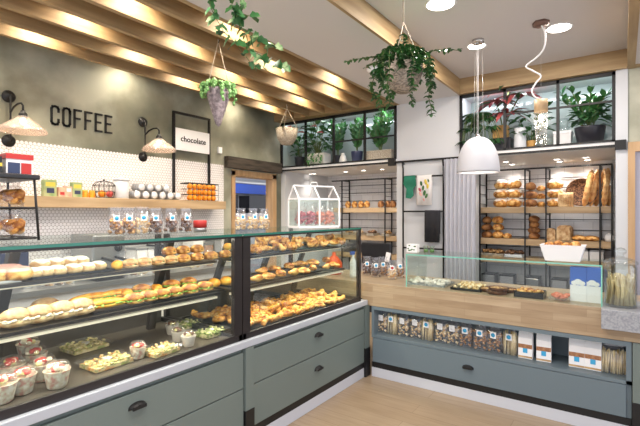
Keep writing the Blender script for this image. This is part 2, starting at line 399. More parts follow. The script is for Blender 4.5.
# ================================================================ BASE CABINETS
FX = -1.94; FY = 3.52
def handle(parent, c, ax):
    """a black cup pull on a front facing +X (ax='x') or -Y (ax='y')"""
    b = MB()
    T = Matrix.Translation(c) @ (Matrix.Rotation(R(90), 4, 'Z') if ax == 'x' else Matrix.Identity(4))
    n = 10; w = .045
    for k in range(n):
        t0, t1 = math.pi*k/n, math.pi*(k+1)/n
        pts = []
        for t in (t0, t1):
            pts.append((w*math.cos(t), 0, .022*math.sin(t)-.004)); pts.append((w*.85*math.cos(t), -.026, .012*math.sin(t)-.006))
        v = [b.bm.verts.new(T @ Vector(p)) for p in (pts[0], pts[2], pts[3], pts[1])]; b._f(v, True)
    b.box(-w, w, -.004, 0, -.014, .0, T); b.box(-w*.8, w*.8, -.028, -.022, -.012, .004, T)
    return b.build('handle', M['black'], parent)
def cab_left(name, label, y0, y1, seam, hands, posts):
    t = thing(name, label, 'cabinet', ((FX-.4), (y0+y1)/2, 0), world=True, group='grey-green drawer cabinets under the pastry cases')
    MB().box(FX-.72, FX-.022, y0, y1, .13, .655).build('body', M['cab'], t)
    g = .003
    for (z0, z1, hz) in ((seam+g, .63, hands[0]), (.137, seam-g, hands[1])):
        dw = MB().box(FX-.02, FX, y0+.004, y1-.004, z0, z1).build('drawer', M['cab'], t, bev=.002)
        handle(dw, (FX, hands[2], hz), 'x')
    MB().box(FX-.03, FX-.008, y0, y1, .083, .132).build('black_strip', M['black'], t)  # black strip set back above the plinth
    MB().box(FX-.7, FX-.004, y0, y1, 0.0, .083).build('plinth', M['plinth'], t)
    for (a, c) in posts:
        p = MB().box(FX-.05, FX+.012, a, c, .0, .655).build('post', M['cab'], t)
        MB().box(FX-.054, FX+.016, a-.003, c+.003, 0, .262).build('foot', M['black'], p)
    return t
cab_left('drawer_cabinet', 'grey-green drawer cabinet under the case of sandwiches and salad boxes', -.6, 1.925, .405, (.565, .27, yX(137, FX)), [(1.929, 2.0)])
cab_left('drawer_cabinet', 'grey-green cabinet of two drawers under the corner pretzel case', 2.004, 3.455, .405, (.56, .30, yX(318, FX)), [(3.46, 3.535)])
b = MB().box(FX-.74, FX+.012, -.6, 3.50, .657, .702); tag(b.build('stone_ledge', M['ledge'], bev=.004), 'long pale grey ledge between the pastry cases and the drawer cabinets', 'ledge')
# right-hand counter
t = thing('counter_cabinet', 'blue-grey counter cabinet with an open niche of bagged breadsticks above a drawer', 'cabinet', (-.93, FY+.35, 0), world=True)
x0, x1 = -1.9, .045
b = MB(); b.box(x0, x1, FY+.02, FY+.7, .13, .36); b.box(x0, x1, FY, FY+.7, .36, .385); b.box(x0, x1, FY, FY+.7, .615, .645)
b.box(x0, x0+.025, FY, FY+.7, .385, .615); b.box(x1-.03, x1, FY, FY+.7, .36, .615); b.box(x0, x1, FY+.34, FY+.36, .385, .615)
b.build('body', M['cabb'], t)
dw = MB().box(x0+.01, x1-.03, FY, FY+.019, .137, .355).build('drawer', M['cabb'], t, bev=.002)
handle(dw, (xY(468, FY), FY, .262), 'y')
MB().box(x0, x1, FY+.01, FY+.03, .083, .132).build('black_strip', M['black'], t)  # black strip between plinth and drawer
MB().box(x0-.0, x1, FY+.004, FY+.7, 0, .083).build('plinth', M['plinth'], t)
t = thing('counter_cabinet', 'narrow grey-green counter cabinet beside the right door, black at its foot', 'cabinet', (.6, FY+.35, 0), world=True)
MB().box(.05, 1.4, FY+.01, FY+.7, .0, .645).build('body', M['cab'], t)
p = MB().box(.05, .12, FY-.006, FY+.01, 0, .645).build('post', M['cab'], t)
MB().box(.048, .123, FY-.01, FY+.01, 0, .25).build('foot', M['black'], p)
b = MB().box(-2.0, 1.4, FY, FY+.72, .648, .852).box(-3.0, -2.0, FY+.03, FY+.72, .70, .852)
for f in b.bm.faces: f.material_index = 1 if f.calc_center_median().z > .8515 else 0
tag(b.build('oak_worktop', [M['wtop'], M['wtopt']]), 'thick oak block worktop of the counter holding bagged breadsticks', 'worktop')
# ================================================================ GLASS PASTRY CASES
def case(label, y0, y1, end):
    t = thing('pastry_case', label, 'display case', (-2.33, (y0+y1)/2, .702), world=True, group='black-framed glass pastry cases')
    xf, xb = -1.955, -2.78
    b = MB().box(xf-.02, xf, y0, y1, .702, .742).box(xb, xb+.03, y0, y1, .702, .742).box(xb, xf, y0, y0+.03, .702, .742).box(xb, xf, y1-.03, y1, .702, .742)
    b.build('base_frame', M['frame'], t, bev=.003)
    MB().box(xb+.03, xf-.02, y0+.03, y1-.03, .702, .716).build('deck', M['deck'], t)
    MB().box(xb+.03, xb+.04, y0+.03, y1-.04, .716, .965).build('back_panel', M['deck'], t)
    for yy, ye in ((y0, y0+(.066 if end else .035)), (y1-(.035 if end else .066), y1)):
        MB().box(xf-.03, xf, yy, ye, .742, 1.35).build('post', M['frame'], t)
        MB().box(xb, xb+.03, yy, yy+.035, .742, 1.35).build('post', M['frame'], t)
    MB().box(xf-.012, xf-.002, y0+.035, y1-.035, .742, 1.345).build('front_glass', M['glass'], t)
    if end: MB().box(xb+.03, xf-.03, y1-.012, y1-.004, .742, 1.345).build('side_glass', M['glass'], t)
    b = MB().box(xb, xf-.001, y0, y1, 1.362, 1.371); b.build('top_glass', M['glass'], t)
    MB().box(xf-.001, xf+.004, y0, y1, 1.358, 1.372).build('glass_edge', M['gedge'], t)
    MB().box(xf-.02, xf, y0, y1, 1.346, 1.358).build('top_rail', M['frame'], t)
    ls = MB().box(xf-.05, xf-.022, y0+.04, y1-.04, 1.347, 1.357).build('light_strip', M['led'], t)
    for (z, xe, xr) in ((1.188, -2.13, -2.52), (.988, -2.1, -2.6)):
        s1 = MB().box(xr, xe, y0+.04, y1-.06, z, z+.012).build('shelf', M['shelfm'], t)
        MB().box(xe, xe+.008, y0+.04, y1-.06, z-.002, z+.013).build('shelf_edge', M['frame'], s1)
    MB().box(-2.135, -2.105, y0+.05, y1-.07, .962, .976).build('shelf_light_profile', M['led2'], t); MB().box(-2.16, -2.14, y0+.05, y1-.07, 1.178, 1.187).build('shelf_light_profile', M['led2'], t)  # the profile under the upper shelf is added to light the shelf below
    n = 2
    for k in range(n+1):
        yy = y0+.25+(y1-y0-.5)*k/n
        b = MB().bar((-2.55, yy, .74), (-2.5, yy, .98), .05, .03).bar((-2.5, yy, .98), (-2.36, yy+.02, 1.34), .05, .03)
        b.bar((-2.5, yy, .978), (-2.14, yy, .978), .03, .016).bar((-2.44, yy, 1.178), (-2.18, yy, 1.178), .03, .016)
        b.build('bracket', M['shelfm'], t)
    return t
case('long glass pastry case nearest the coffee wall, full of sandwiches and salads', -.3, 1.925, False)
case('shorter glass pastry case of pretzels and danishes at the counter corner', 1.932, 3.42, True)
def light(kind, name, loc, e, col='fff1dd', size=.1, rot=(0, 0, 0), spot=60, blend=.6, sy=None):
    l = bpy.data.lights.new(name, kind); l.energy = e; l.color = S(col)[:3]
    if kind == 'AREA':
        l.size = size
        if sy: l.shape = 'RECTANGLE'; l.size_y = sy
        else: l.shape = 'DISK'
    elif kind == 'SPOT': l.spot_size = R(spot); l.spot_blend = blend; l.shadow_soft_size = size
    else: l.shadow_soft_size = size
    o = bpy.data.objects.new(name, l); COL.objects.link(o); o.location = loc; o.rotation_euler = rot; o['kind'] = 'helper'
    return o
for (ya, yb) in ((0, 1.9), (1.97, 3.36)):
    light('AREA', 'case_strip_light', (-2.0, (ya+yb)/2, 1.343), 2.6*(yb-ya), 'fff2dc', .02, (0, R(-15), 0), sy=yb-ya)
    light('AREA', 'shelf_strip_light', (-2.12, (ya+yb)/2, .958), 4*(yb-ya), 'fff2dc', .02, (0, R(-10), 0), sy=yb-ya)
    light('AREA', 'shelf_strip_light', (-2.15, (ya+yb)/2, 1.174), 2.5*(yb-ya), 'fff2dc', .02, (0, R(-10), 0), sy=yb-ya)  # added lamp under the upper shelf, brightens the middle shelf
# ================================================================ LEFT WALL: SHELF, LAMPS, LETTERING
b = MB().box(WL+.009, -4.0, -.5, yX(226, -4.0), 1.552, 1.648); tag(b.build('wall_shelf', M['shelfw'], bev=.003), 'long thick oak shelf on the white tiled wall', 'shelf')
def sconce():
    t = thing('wall_lamp', '', 'wall lamp', (0, 0, 0), 0, 'black swing-arm wall lamps with ribbed glass shades')
    TX = Matrix.Rotation(R(90), 4, 'Y')
    for z in (0, -.375):
        MB().lathe([(0, 0), (.05, 0), (.052, .012), (.04, .02), (.018, .026), (.016, .05), (0, .052)], n=20, T=Matrix.Translation((0, 0, z)) @ TX).build('rosette', M['black'], t)
    MB().tube([(.04, 0, 0), (.05, 0, -.01), (.05, 0, -.365), (.04, 0, -.375)], .008).build('rod', M['black'], t)
    MB().tube([(.05, 0, -.14), (.12, 0, -.105), (.2, 0, -.09), (.27, 0, -.095), (.3, 0, -.12), (.3, 0, -.165)], .008).build('arm', M['black'], t)
    s = MB().lathe([(0, -.16), (.016, -.16), (.02, -.175), (.03, -.185), (.032, -.215), (0, -.22)], c=(.3, 0, 0)).build('socket', M['black'], t)
    sh = MB(); pr = [(.034, -.205), (.05, -.215), (.08, -.232), (.12, -.252), (.155, -.27), (.168, -.283), (.17, -.295), (.163, -.295), (.16, -.285), (.118, -.26), (.078, -.24), (.045, -.222), (.03, -.212)]
    pr = [(x, -.205+(z+.205)*1.45) for x, z in pr]; sh.lathe(pr, c=(.3, 0, 0), n=36, wob=.0).build('lamp_shade', M['shadeg'], t)
    MB().ell((.3, 0, -.245), (.024, .024, .03)).build('bulb', M['bulb'], t)
    return Kind(t)
K = sconce()
for px, py, lab in ((9.5, 96, 'black wall lamp with glass shade left of the word COFFEE'), (144, 122, 'black wall lamp with glass shade between COFFEE and the chocolate board')):
    p = at(px, py, X=WL+.03); K.put((WL+.001, p[1], p[2]), 0, lab)
    light('POINT', 'wall_lamp_light', (WL+.3, p[1], p[2]-.28), 2.2, 'ffdcb8', .03)
# COFFEE letters
t = thing('wall_lettering', 'black raised letters spelling COFFEE on the green-grey plaster', 'sign', (WL, 1.776, 2.31), world=True)
def strokes(paths, y0, z0, w, h, x=WL+.002, sw=.018, dx=.011):
    b = MB()
    for P in paths:
        q = [Vector((x, y0+u*w, z0+v*h)) for u, v in P]
        for a, c in zip(q, q[1:]):
            d = (c-a).normalized()*sw*.5; a2, c2 = a-d*.9, c+d*.9; n = Vector((0, -d.z, d.y))
            b.poly([a2+n, c2+n, c2-n, a2-n], (dx, 0, 0))
    return b
CURV = [(1, .72), (1, .86), (.85, .97), (.5, 1), (.15, .97), (0, .86), (0, .14), (.15, .03), (.5, 0), (.85, .03), (1, .14), (1, .28)]
LET = {'C': [CURV], 'O': [CURV[:-1]+[(1, .14), (1, .86)]], 'F': [[(0, 0), (0, 1), (1, 1)], [(0, .52), (.8, .52)]], 'E': [[(1, 0), (0, 0), (0, 1), (1, 1)], [(0, .52), (.8, .52)]]}
for i, ch in enumerate('COFFEE'):
    strokes(LET[ch], 1.786+i*.1, 2.315, .058, .165).build('letter', M['black'], t)
# framed chocolate board
t = thing('hanging_board', 'white board reading chocolate in a thin black frame on the wall', 'sign', (WL, 3.32, 1.65), world=True)
ya, yb = 3.07, 3.585
b = MB().box(-4.235, -4.21, ya-.012, ya+.012, 1.65, 2.68).box(-4.235, -4.21, yb-.012, yb+.012, 1.65, 2.68).box(-4.235, -4.21, ya, yb, 2.658, 2.682)
b.build('frame', M['black'], t)
bd = MB().box(-4.215, -4.2, ya+.013, yb-.013, 2.235, 2.49).build('board', M['paper'], t)
cu = bpy.data.curves.new('w', 'FONT'); cu.body = 'chocolate'; cu.size = .088; cu.extrude = .002; cu.offset = .0012; cu.space_character = 1.06; cu.align_x = 'CENTER'; cu.align_y = 'CENTER'
to = bpy.data.objects.new('w', cu); COL.objects.link(to); bpy.context.view_layer.update()
me = bpy.data.meshes.new_from_object(to.evaluated_get(bpy.context.evaluated_depsgraph_get())); COL.objects.unlink(to); bpy.data.objects.remove(to)
me.transform(Matrix.Translation(Vector((-4.197, 3.33, 2.37))-Vector((WL, 3.32, 1.65))) @ Matrix.Rotation(R(90), 4, 'Z') @ Matrix.Rotation(R(90), 4, 'X'))
me.materials.clear(); me.materials.append(M['black'])
wo = bpy.data.objects.new('lettering', me); COL.objects.link(wo); wo.parent = bd
p = at(219, 150, X=WL); tag(MB().box(WL, WL+.03, p[1]-.03, p[1]+.03, p[2]-.045, p[2]+.035).build('wall_sensor', M['paper'], bev=.004), 'small white sensor box on the plaster right of the chocolate board', 'sensor')
# ---- things on the oak shelf
SX, SZ = -4.1, 1.649
def carton(w, d, h, m, band=None, gable=False, seal=None):
    b = MB()
    if gable:
        b.box(-d/2, d/2, -w/2, w/2, 0, h*.8); b.poly([(-d/2, -w/2, h*.8), (d/2, -w/2, h*.8), (0, -w/2, h)], (0, w, 0)); b.box(-.003, .003, -w/2, w/2, h*.98, h*1.08)
    else: b.box(-d/2, d/2, -w/2, w/2, 0, h)
    return b
def boxthing(name, label, px, w, d, h, m, cat='box', group=None, bands=(), gable=False, X=SX, Z=SZ, rz=0):
    t = thing(name, label, cat, (X, yX(px, X), Z), rz, group)
    carton(w, d, h, m, gable=gable).build('carton', m, t, bev=.0015)
    for (z0, z1, y0, y1, mm) in bands: MB().box(d/2, d/2+.0012, w*y0, w*y1, h*z0, h*z1).build('printed_band', mm, t)
    return t
boxthing('tea_carton', 'tallest green carton standing first on the oak shelf', 49, .1, .06, .145, M['green_box'], bands=((.2, .5, -.3, .3, M['potn']), (.6, .85, -.38, .38, M['yellow'])))
boxthing('tea_carton', 'small pink carton, first of two beside the tall green one', 61, .06, .05, .085, M['pink_box'], bands=((.2, .5, -.3, .3, M['redt']),))
boxthing('tea_carton', 'peach carton touching the second green carton', 67.5, .06, .05, .095, M['pink_box'], bands=((.5, .8, -.3, .3, M['paper']),))
boxthing('tea_carton', 'green carton with yellow print between the peach carton and two little jars', 76, .085, .06, .135, M['green_box'], bands=((.2, .45, -.3, .3, M['potn']), (.6, .85, -.38, .38, M['yellow'])))
for px, lab in ((85, 'small jam jar next to the second green carton'), (92, 'small jam jar next to the wire fruit basket')):
    t = thing('jam_jar', lab, 'jar', (SX, yX(px, SX), SZ), 0, 'jam jars on the oak shelf')
    MB().lathe([(0, 0), (.026, 0), (.029, .006), (.029, .045), (.024, .055), (0, .055)]).build('jar', M['orange'], t)
    MB().lathe([(0, .055), (.026, .055), (.026, .068), (0, .07)]).build('lid', M['yellow'], t)
# wire dome basket of fruit
yb_ = yX(104, SX); t = thing('wire_basket', 'round black wire basket with lid holding fruit on the oak shelf', 'basket', (SX, yb_, SZ))
b = MB()
for z, r in ((.005, .085), (.06, .098), (.12, .1)): b.tube([(r*math.cos(a), r*math.sin(a), z) for a in [2*math.pi*k/20 for k in range(20)]], .003, 5, True)
for k in range(14):
    a = 2*math.pi*k/14; b.tube([(.085*math.cos(a), .085*math.sin(a), .005), (.098*math.cos(a), .098*math.sin(a), .06), (.1*math.cos(a), .1*math.sin(a), .12)], .002, 5)
b.build('basket', M['black'], t)
b = MB()
for k in range(14):
    a = 2*math.pi*k/14; b.tube([(.1*math.cos(a), .1*math.sin(a), .122), (.075*math.cos(a), .075*math.sin(a), .15), (.02*math.cos(a), .02*math.sin(a), .165)], .002, 5)
b.ell((0, 0, .172), .01); b.build('lid', M['black'], t)
for k, (dx, dy, m) in enumerate(((.035, -.04, 'orange'), (.04, .035, 'red'), (-.03, .0, 'orange'))):
    o = solo('fruit', MB().ell((0, 0, 0), .033), M[m], 'fruit'); o.location = (SX+dx, yb_+dy, SZ+.04); o['label'] = ('orange lying in front inside the round wire basket', 'red apple inside the round wire basket', 'orange at the back inside the round wire basket')[k]
t = thing('canister', 'white lidded ceramic canister on the oak shelf between fruit and silver tins', 'canister', (SX, yX(121, SX), SZ))
MB().lathe([(0, 0), (.066, 0), (.07, .01), (.07, .175), (0, .175)]).build('body', M['white'], t)
MB().lathe([(0, .176), (.074, .176), (.074, .192), (.06, .2), (.015, .203), (.015, .215), (0, .218)]).build('lid', M['white'], t)
# silver tins in two rows
t = thing('tin', '', 'tin', group='silver tins stacked in two rows on the oak shelf'); TX = Matrix.Rotation(R(90), 4, 'Y')
MB().lathe([(0, -.06), (.041, -.06), (.041, .05), (0, .05)], T=TX).build('body', M['silver'], t)
MB().lathe([(0, .05), (.043, .05), (.043, .058), (.037, .06), (0, .06)], T=TX).build('lid', M['steel'], t)
MB().lathe([(0, .06), (.034, .06), (.034, .0615), (0, .0615)], T=TX).build('label', M['paper'], t)
K = Kind(t); y0 = yX(134, SX)+.0
for i in range(6): K.put((SX, y0+i*.0985, SZ+.044), 0, '%s silver tin of the lower row, counted from the white canister' % ORD[i])
for i in range(4): K.put((SX, y0+.049+i*.0985+(.0985 if i > 3 else 0), SZ+.044+.079), 0, '%s silver tin of the upper row, counted from the white canister' % ORD[i])
# wire basket of oranges
ya, yb = yX(185.5, SX), yX(215, SX); t = thing('wire_basket', 'black wire basket heaped with oranges at the end of the oak shelf', 'basket', (SX, (ya+yb)/2, SZ), world=True)
b = MB()
for z in (.004, .07, .135, .2):
    b.tube([(SX-.09, ya, SZ+z), (SX+.06, ya, SZ+z), (SX+.06, yb, SZ+z), (SX-.09, yb, SZ+z)], .007 if z > .15 else .0025, 5, True, False)
for k in range(9):
    yy = ya+(yb-ya)*k/8; b.tube([(SX+.06, yy, SZ), (SX+.06, yy, SZ+.2)], .002, 5)
b.build('basket', M['black'], t)
o0 = solo('orange', MB().ell((0, 0, 0), .0335), M['orange'], 'fruit'); n_ = 6; first = True
for r_ in range(3):
    for i in range(n_):
        o = o0 if first else o0.copy()
        if not first: COL.objects.link(o)
        first = False
        o.location = (SX+.02, ya+.045+(yb-ya-.09)*i/(n_-1), SZ+.034+r_*.064); o['group'] = 'oranges in the long wire basket'
        o['label'] = '%s orange from the silver tins in the %s layer of the wire basket' % (ORD[i], ('bottom', 'middle', 'top')[r_])
# ================================================================ BAGS
def bag_kind(name, cont, w, d, h, lump=.014, n=40, lab=None, cat='bag', fill=.68, sticks=False, film='bag'):
    t = thing(name, '', cat); b = MB(); rings = []; N_ = 20; g = random.Random(hash(name) % 97 if 0 else len(name)+int(w*1000))
    for (z, sx, sy, wob) in ((0, .9, .9, 0), (.02, 1, 1, 0), (.35, 1.02, 1.05, .02), (.62, .98, .9, .03), (.74, .9, .6, .05), (.84, .72, .3, .1), (.9, .7, .24, .12), (1, .86, .2, .2)):
        ring = []
        for k in range(N_):
            a = 2*math.pi*k/N_; c, s = math.cos(a), math.sin(a); q = (abs(c)**3+abs(s)**3)**(-1/3)
            k2 = 1+wob*math.sin(5*a+z*9)
            ring.append(b.bm.verts.new((d/2*sy*c*q*k2, w/2*sx*s*q*k2, h*z)))
        rings.append(ring)
    for A, B in zip(rings, rings[1:]):
        for k in range(N_): b._f([A[k], A[(k+1) % N_], B[(k+1) % N_], B[k]], True)
    b._f(rings[0][::-1]); b.build('film', M[film], t)
    b = MB()
    if sticks:
        for i in range(n):
            x, y = g.uniform(-d*.36, d*.36), g.uniform(-w*.42, w*.42)
            b.tube([(x, y, .004), (x+g.uniform(-.01, .01), y+g.uniform(-.012, .012), h*fill*g.uniform(.85, 1.1))], g.uniform(.004, .006), 6)
    else:
        for i in range(n):
            r = lump*g.uniform(.75, 1.2)
            b.ell((g.uniform(-d*.34, d*.34), g.uniform(-w*.38, w*.38), lump+g.uniform(0, 1)*(h*fill-2*lump)), (r*1.1, r, r*.6), Euler((g.uniform(-1, 1), g.uniform(-1, 1), 0)).to_matrix(), 8, 5)
    b.build('contents', M[cont], t)['kind'] = 'stuff'
    if lab:
        MB().box(d/2+.0005, d/2+.0025, -w*.2, w*.2, h*.5, h*.72).build('label', M['paper'], t)
        TX = Matrix.Translation((d/2+.0026, 0, h*.61)) @ Matrix.Rotation(R(90), 4, 'Y')
        MB().lathe([(0, 0), (w*.14, 0), (w*.14, .0008), (0, .0008)], T=TX, n=16).build('round_sticker', M[lab], t)
    return Kind(t)
TOPZ = 1.3715
KB = bag_kind('cookie_bag', 'cookie', .085, .05, .165, lab='blue'); KBd = bag_kind('cookie_bag', 'cookied', .085, .05, .165, lab='blue'); KBp = bag_kind('cookie_bag', 'cookiep', .09, .06, .17, lab='blue')
G = 'cookie bags standing on the glass top of the long case'
X_ = -2.42
for k, px, txt in ((KB, 116, 'clear bag of brown cookies nearest the coffee wall rack on the glass top'), (KB, 129, 'second cookie bag from the wire bread stand on the glass top'), (KBp, 142, 'third cookie bag on the glass top, pale biscuits and blue sticker'), (KBd, 155.5, 'fourth cookie bag on the glass top, with dark biscuits'), (KBd, 171, 'fifth cookie bag on the glass top, dark biscuits next to the sixth'), (KBd, 186, 'bag of dark biscuits on the glass top beside the red tin')):
    k.put((X_, yX(px, X_), TOPZ), rnd.uniform(-.5, -.1), txt, G)
for px, txt, k in ((241, 'clear bag of golden biscuits first beside the doorway on the glass top', KBp), (253, 'clear bag of golden biscuits standing second, in front of the doorway', KBp), (264, 'bag of golden biscuits nearest the white glasshouse lantern', KBp)):
    k.put((-2.4, yX(px, -2.4), TOPZ), -.3, txt, 'biscuit bags on the glass top by the doorway')
t = thing('round_tin', 'red lidded metal tin standing on the glass case top', 'tin', (-2.45, yX(200, -2.45), TOPZ))
MB().lathe([(0, 0), (.045, 0), (.045, .03), (0, .03)]).build('body', M['steel'], t); MB().lathe([(0, .03), (.047, .03), (.047, .075), (.042, .08), (0, .08)]).build('lid', M['redt'], t)
# ---- wire bread stand at the near end of the case top
sx0, sx1 = -2.62, -2.3; sy1 = yX(37, -2.32); sy0 = sy1-.42; z0, z1 = TOPZ, 1.672
t = thing('wire_stand', 'black wire bread stand on the glass case top, holding wrapped loaves', 'rack', (-2.46, (sy0+sy1)/2, TOPZ), world=True)
for x in (sx0, sx1):
    for y in (sy0, sy1): MB().tube([(x, y, z0), (x, y-.02 if y == sy1 else y, z1)], .006, 6).build('post', M['black'], t)
for z, nm in ((z0+.012, 'tray'), (z0+.155, 'tray')):
    b = MB().tube([(sx0, sy0, z), (sx1, sy0, z), (sx1, sy1-.01, z), (sx0, sy1-.01, z)], .005, 6, True, False)
    for k in range(1, 12): yy = sy0+(sy1-sy0)*k/12; b.tube([(sx0, yy, z), (sx1, yy, z)], .002, 5)
    b.build(nm, M['black'], t)
MB().box(sx0-.02, sx1+.02, sy0-.02, sy1+.0, z1-.012, z1+.012).build('top', M['blackp'], t, bev=.006)
KL = bag_kind('wrapped_loaf', 'crust', .11, .1, .125, lump=.03, n=16, cat='bread', fill=.75)
i = 0
for z, nm in ((z0+.018, 'lower'), (z0+.161, 'upper')):
    for j in range(3):
        KL.put((-2.42, sy1-.08-j*.125, z), 0, 'wrapped golden loaf on the %s tray of the wire stand, %s from its open end' % (nm, ORD[j]), 'wrapped loaves on the wire stand'); i += 1
# packs on top of the stand
zt = z1+.013
t = thing('display_pack', 'red-topped display pack of blue and red sachets on the wire stand', 'box', (-2.42, sy1-.08, zt), world=True)
y0, y1 = sy1-.11, sy1+.0
MB().box(-2.46, -2.37, y0, y1, zt, zt+.075).build('box', M['paper'], t); MB().box(-2.462, -2.365, y0-.003, y1+.003, zt+.075, zt+.1).build('header', M['redt'], t)
MB().box(-2.37, -2.365, y0+.006, y0+.055, zt+.006, zt+.058).build('sachet', M['navy'], t); MB().box(-2.37, -2.365, y0+.061, y1-.006, zt+.006, zt+.058).build('sachet', M['redt'], t)
t = thing('display_pack', 'black display pack with a yellow band on the wire stand', 'box', (-2.42, sy0+.1, zt), world=True)
MB().box(-2.47, -2.36, sy0+.03, y0-.02, zt, zt+.08).build('box', M['blackp'], t); MB().box(-2.3599, -2.356, sy0+.03, y0-.02, zt+.035, zt+.05).build('band', M['yellow'], t)
# ---- white glasshouse lantern with macaron bags
hx, hy = -2.325, 3.2
t = thing('glasshouse_lantern', 'white-framed glasshouse lantern filled with bags of pink and red macarons', 'lantern', (hx, hy, TOPZ), R(-24))
L_, W_, E_, Rg = .42, .2, .26, .38
def fr(b, a, c, w=.012): b.bar(a, c, w)
b = MB(); b.box(-W_/2, W_/2, -L_/2, L_/2, 0, .018)
cs = [(-W_/2, -L_/2), (W_/2, -L_/2), (W_/2, L_/2), (-W_/2, L_/2)]
for x, y in cs: fr(b, (x, y, .01), (x, y, E_))
fr(b, (W_/2, 0, .01), (W_/2, 0, E_))
for (p, q) in zip(cs, cs[1:]+cs[:1]): fr(b, (p[0], p[1], E_), (q[0], q[1], E_))
b.build('frame', M['paper'], t)
b = MB()
for y in (-L_/2, 0, L_/2): fr(b, (W_/2, y, E_), (0, y, Rg), .01); fr(b, (-W_/2, y, E_), (0, y, Rg), .01)
fr(b, (0, -L_/2, Rg), (0, L_/2, Rg)); b.tube([(0, -.04, Rg), (0, -.03, Rg+.035), (0, .03, Rg+.035), (0, .04, Rg)], .004, 6); b.build('roof_frame', M['paper'], t)
b = MB()
for x in (-W_/2, W_/2): b.box(x-.001, x+.001, -L_/2+.006, L_/2-.006, .018, E_)
for y in (-L_/2, L_/2): b.box(-W_/2+.006, W_/2-.006, y-.001, y+.001, .018, E_)
b.build('pane', M['glass'], t)
KMr = bag_kind('macaron_bag', 'rosy', .1, .1, .21, lump=.021, n=34); KMs = bag_kind('macaron_bag', 'salmon', .1, .1, .21, lump=.021, n=34)
for i, (k, dy, lab) in enumerate(((KMr, -.165, 'bag of crimson macarons nearest the doorway end of the lantern'), (KMr, -.055, 'second bag of crimson macarons inside the lantern'), (KMs, .055, 'salmon macaron bag next to the crimson ones in the lantern'), (KMs, .165, 'salmon macaron bag at the far end of the lantern'))):
    p = Matrix.Rotation(R(-24), 4, 'Z') @ Vector((.02, dy*.9, .019)); k.put((hx+p.x, hy+p.y, TOPZ+p.z), R(-24), lab, 'macaron bags in the white lantern')
# ================================================================ FOOD
def T3(x=0, y=0, z=0, rz=0, rx=0, ry=0): return Matrix.Translation((x, y, z)) @ Euler((rx, ry, rz)).to_matrix().to_4x4()
def half(b, L, W, H, up, z, seed=1):
    b.ell((0, 0, z), (L/2, W/2, H), None, 16, 10, .04, flat=0 if up else None, seed=seed)
def k_bun(name, L, W, H, m, top=None, cat='bread'):
    t = thing(name, '', cat); MB().ell((0, 0, H*.45), (L/2, W/2, H*.55), None, 16, 10, .05, flat=-.75, seed=int(L*999)).build('bun', M[m], t)
    if top: MB().ell((0, 0, H*.5), (L*.49, W*.47, H*.58), None, 16, 8, .06, flat=-.1, seed=3).build('topping', M[top], t)
    return Kind(t)
def k_sandwich(name, L, W, H, m='crust', fm='filling'):
    t = thing(name, '', 'sandwich')
    MB().ell((0, 0, H*.3), (L/2, W/2, H*.28), None, 18, 10, .04, seed=4).build('bottom_bread', M[m], t)
    b = MB(); g = random.Random(3)
    for i in range(14):
        a = g.uniform(0, 6.28); b.ell((L*.43*math.cos(a), W*.44*math.sin(a), H*(.44+g.uniform(-.04, .05))), (L*.1, W*.13, H*.07), Euler((g.uniform(-.4, .4), g.uniform(-.3, .3), a)).to_matrix(), 7, 5)
    b.ell((0, 0, H*.45), (L*.47, W*.47, H*.09)); b.build('filling', M[fm], t)
    MB().ell((0, 0, H*.5), (L/2*1.02, W/2*.98, H*.5), None, 18, 10, .05, flat=0, seed=5).build('top_bread', M[m], t)
    return Kind(t)
def k_donut():
    t = thing('ring_doughnut', '', 'doughnut'); C = [(.045*math.cos(a), .045*math.sin(a), .026) for a in [2*math.pi*k/20 for k in range(20)]]
    MB().tube(C, .026, 10, True).build('dough', M['crust'], t)
    MB().tube([(x, y, .034) for x, y, z in C], .0225, 10, True).build('icing', M['pink'], t)
    return Kind(t)
def k_pretzel(s=1.0):
    t = thing('pretzel', '', 'pastry'); P = []
    for k in range(41):
        u = k/40*2*math.pi*1.0
        x = .062*math.sin(u*1.5+.75*math.pi-1.5*math.pi); y = .05*math.cos(u)+.012*math.sin(3*u)
        P.append((x*s, y*s, (.016+.008*math.sin(u*3))*s))
    MB().tube(P, .0145*s, 9).build('dough', M['crust'], t)
    b = MB(); g = random.Random(2)
    for k in range(0, 41, 3): b.ell((P[k][0], P[k][1], P[k][2]+.011*s), (.011*s, .009*s, .006*s), None, 7, 5)
    b.build('topping', M['cheese'], t)
    return Kind(t)
def k_danish():
    t = thing('danish', '', 'pastry'); P = [((.012+.045*k/34)*math.cos(k*.42), (.012+.045*k/34)*math.sin(k*.42), .034-.02*k/34) for k in range(35)]
    MB().tube(P, [.013]*34+[.004], 8).build('dough', M['crust'], t); MB().ell((0, 0, .03), (.026, .026, .014), None, 10, 6, .1).build('topping', M['cheese'], t)
    MB().ell((0, 0, .01), (.05, .05, .012)).build('base', M['crust'], t)
    return Kind(t)
def k_knot():
    t = thing('knotted_roll', '', 'pastry'); b = MB(); 
    for q in range(3):
        a0 = q*2.094; b.tube([(.04*math.cos(a0+u*.35)*(1-.25*math.sin(u*.7)), .032*math.sin(a0+u*.35), .028+.016*math.sin(u*.9+q)) for u in range(9)], [.01, .018, .021, .022, .022, .021, .02, .017, .008], 9)
    b.build('dough', M['crust'], t); b = MB(); g = random.Random(5)
    for i in range(8): b.ell((g.uniform(-.035, .035), g.uniform(-.028, .028), .05), (.012, .01, .006), None, 7, 5)
    b.build('topping', M['cheese'], t)
    return Kind(t)
def k_croissant():
    t = thing('croissant', '', 'pastry'); P, rr = [], []
    for k in range(17):
        u = -1+k/8; P.append((.018*(1-u*u)*1.6, .068*u, .024)); rr.append((.008+.02*(1-abs(u)**1.5))*(1 if k % 2 else .86))
    MB().tube(P, rr, 10).build('dough', M['crust'], t); return Kind(t)
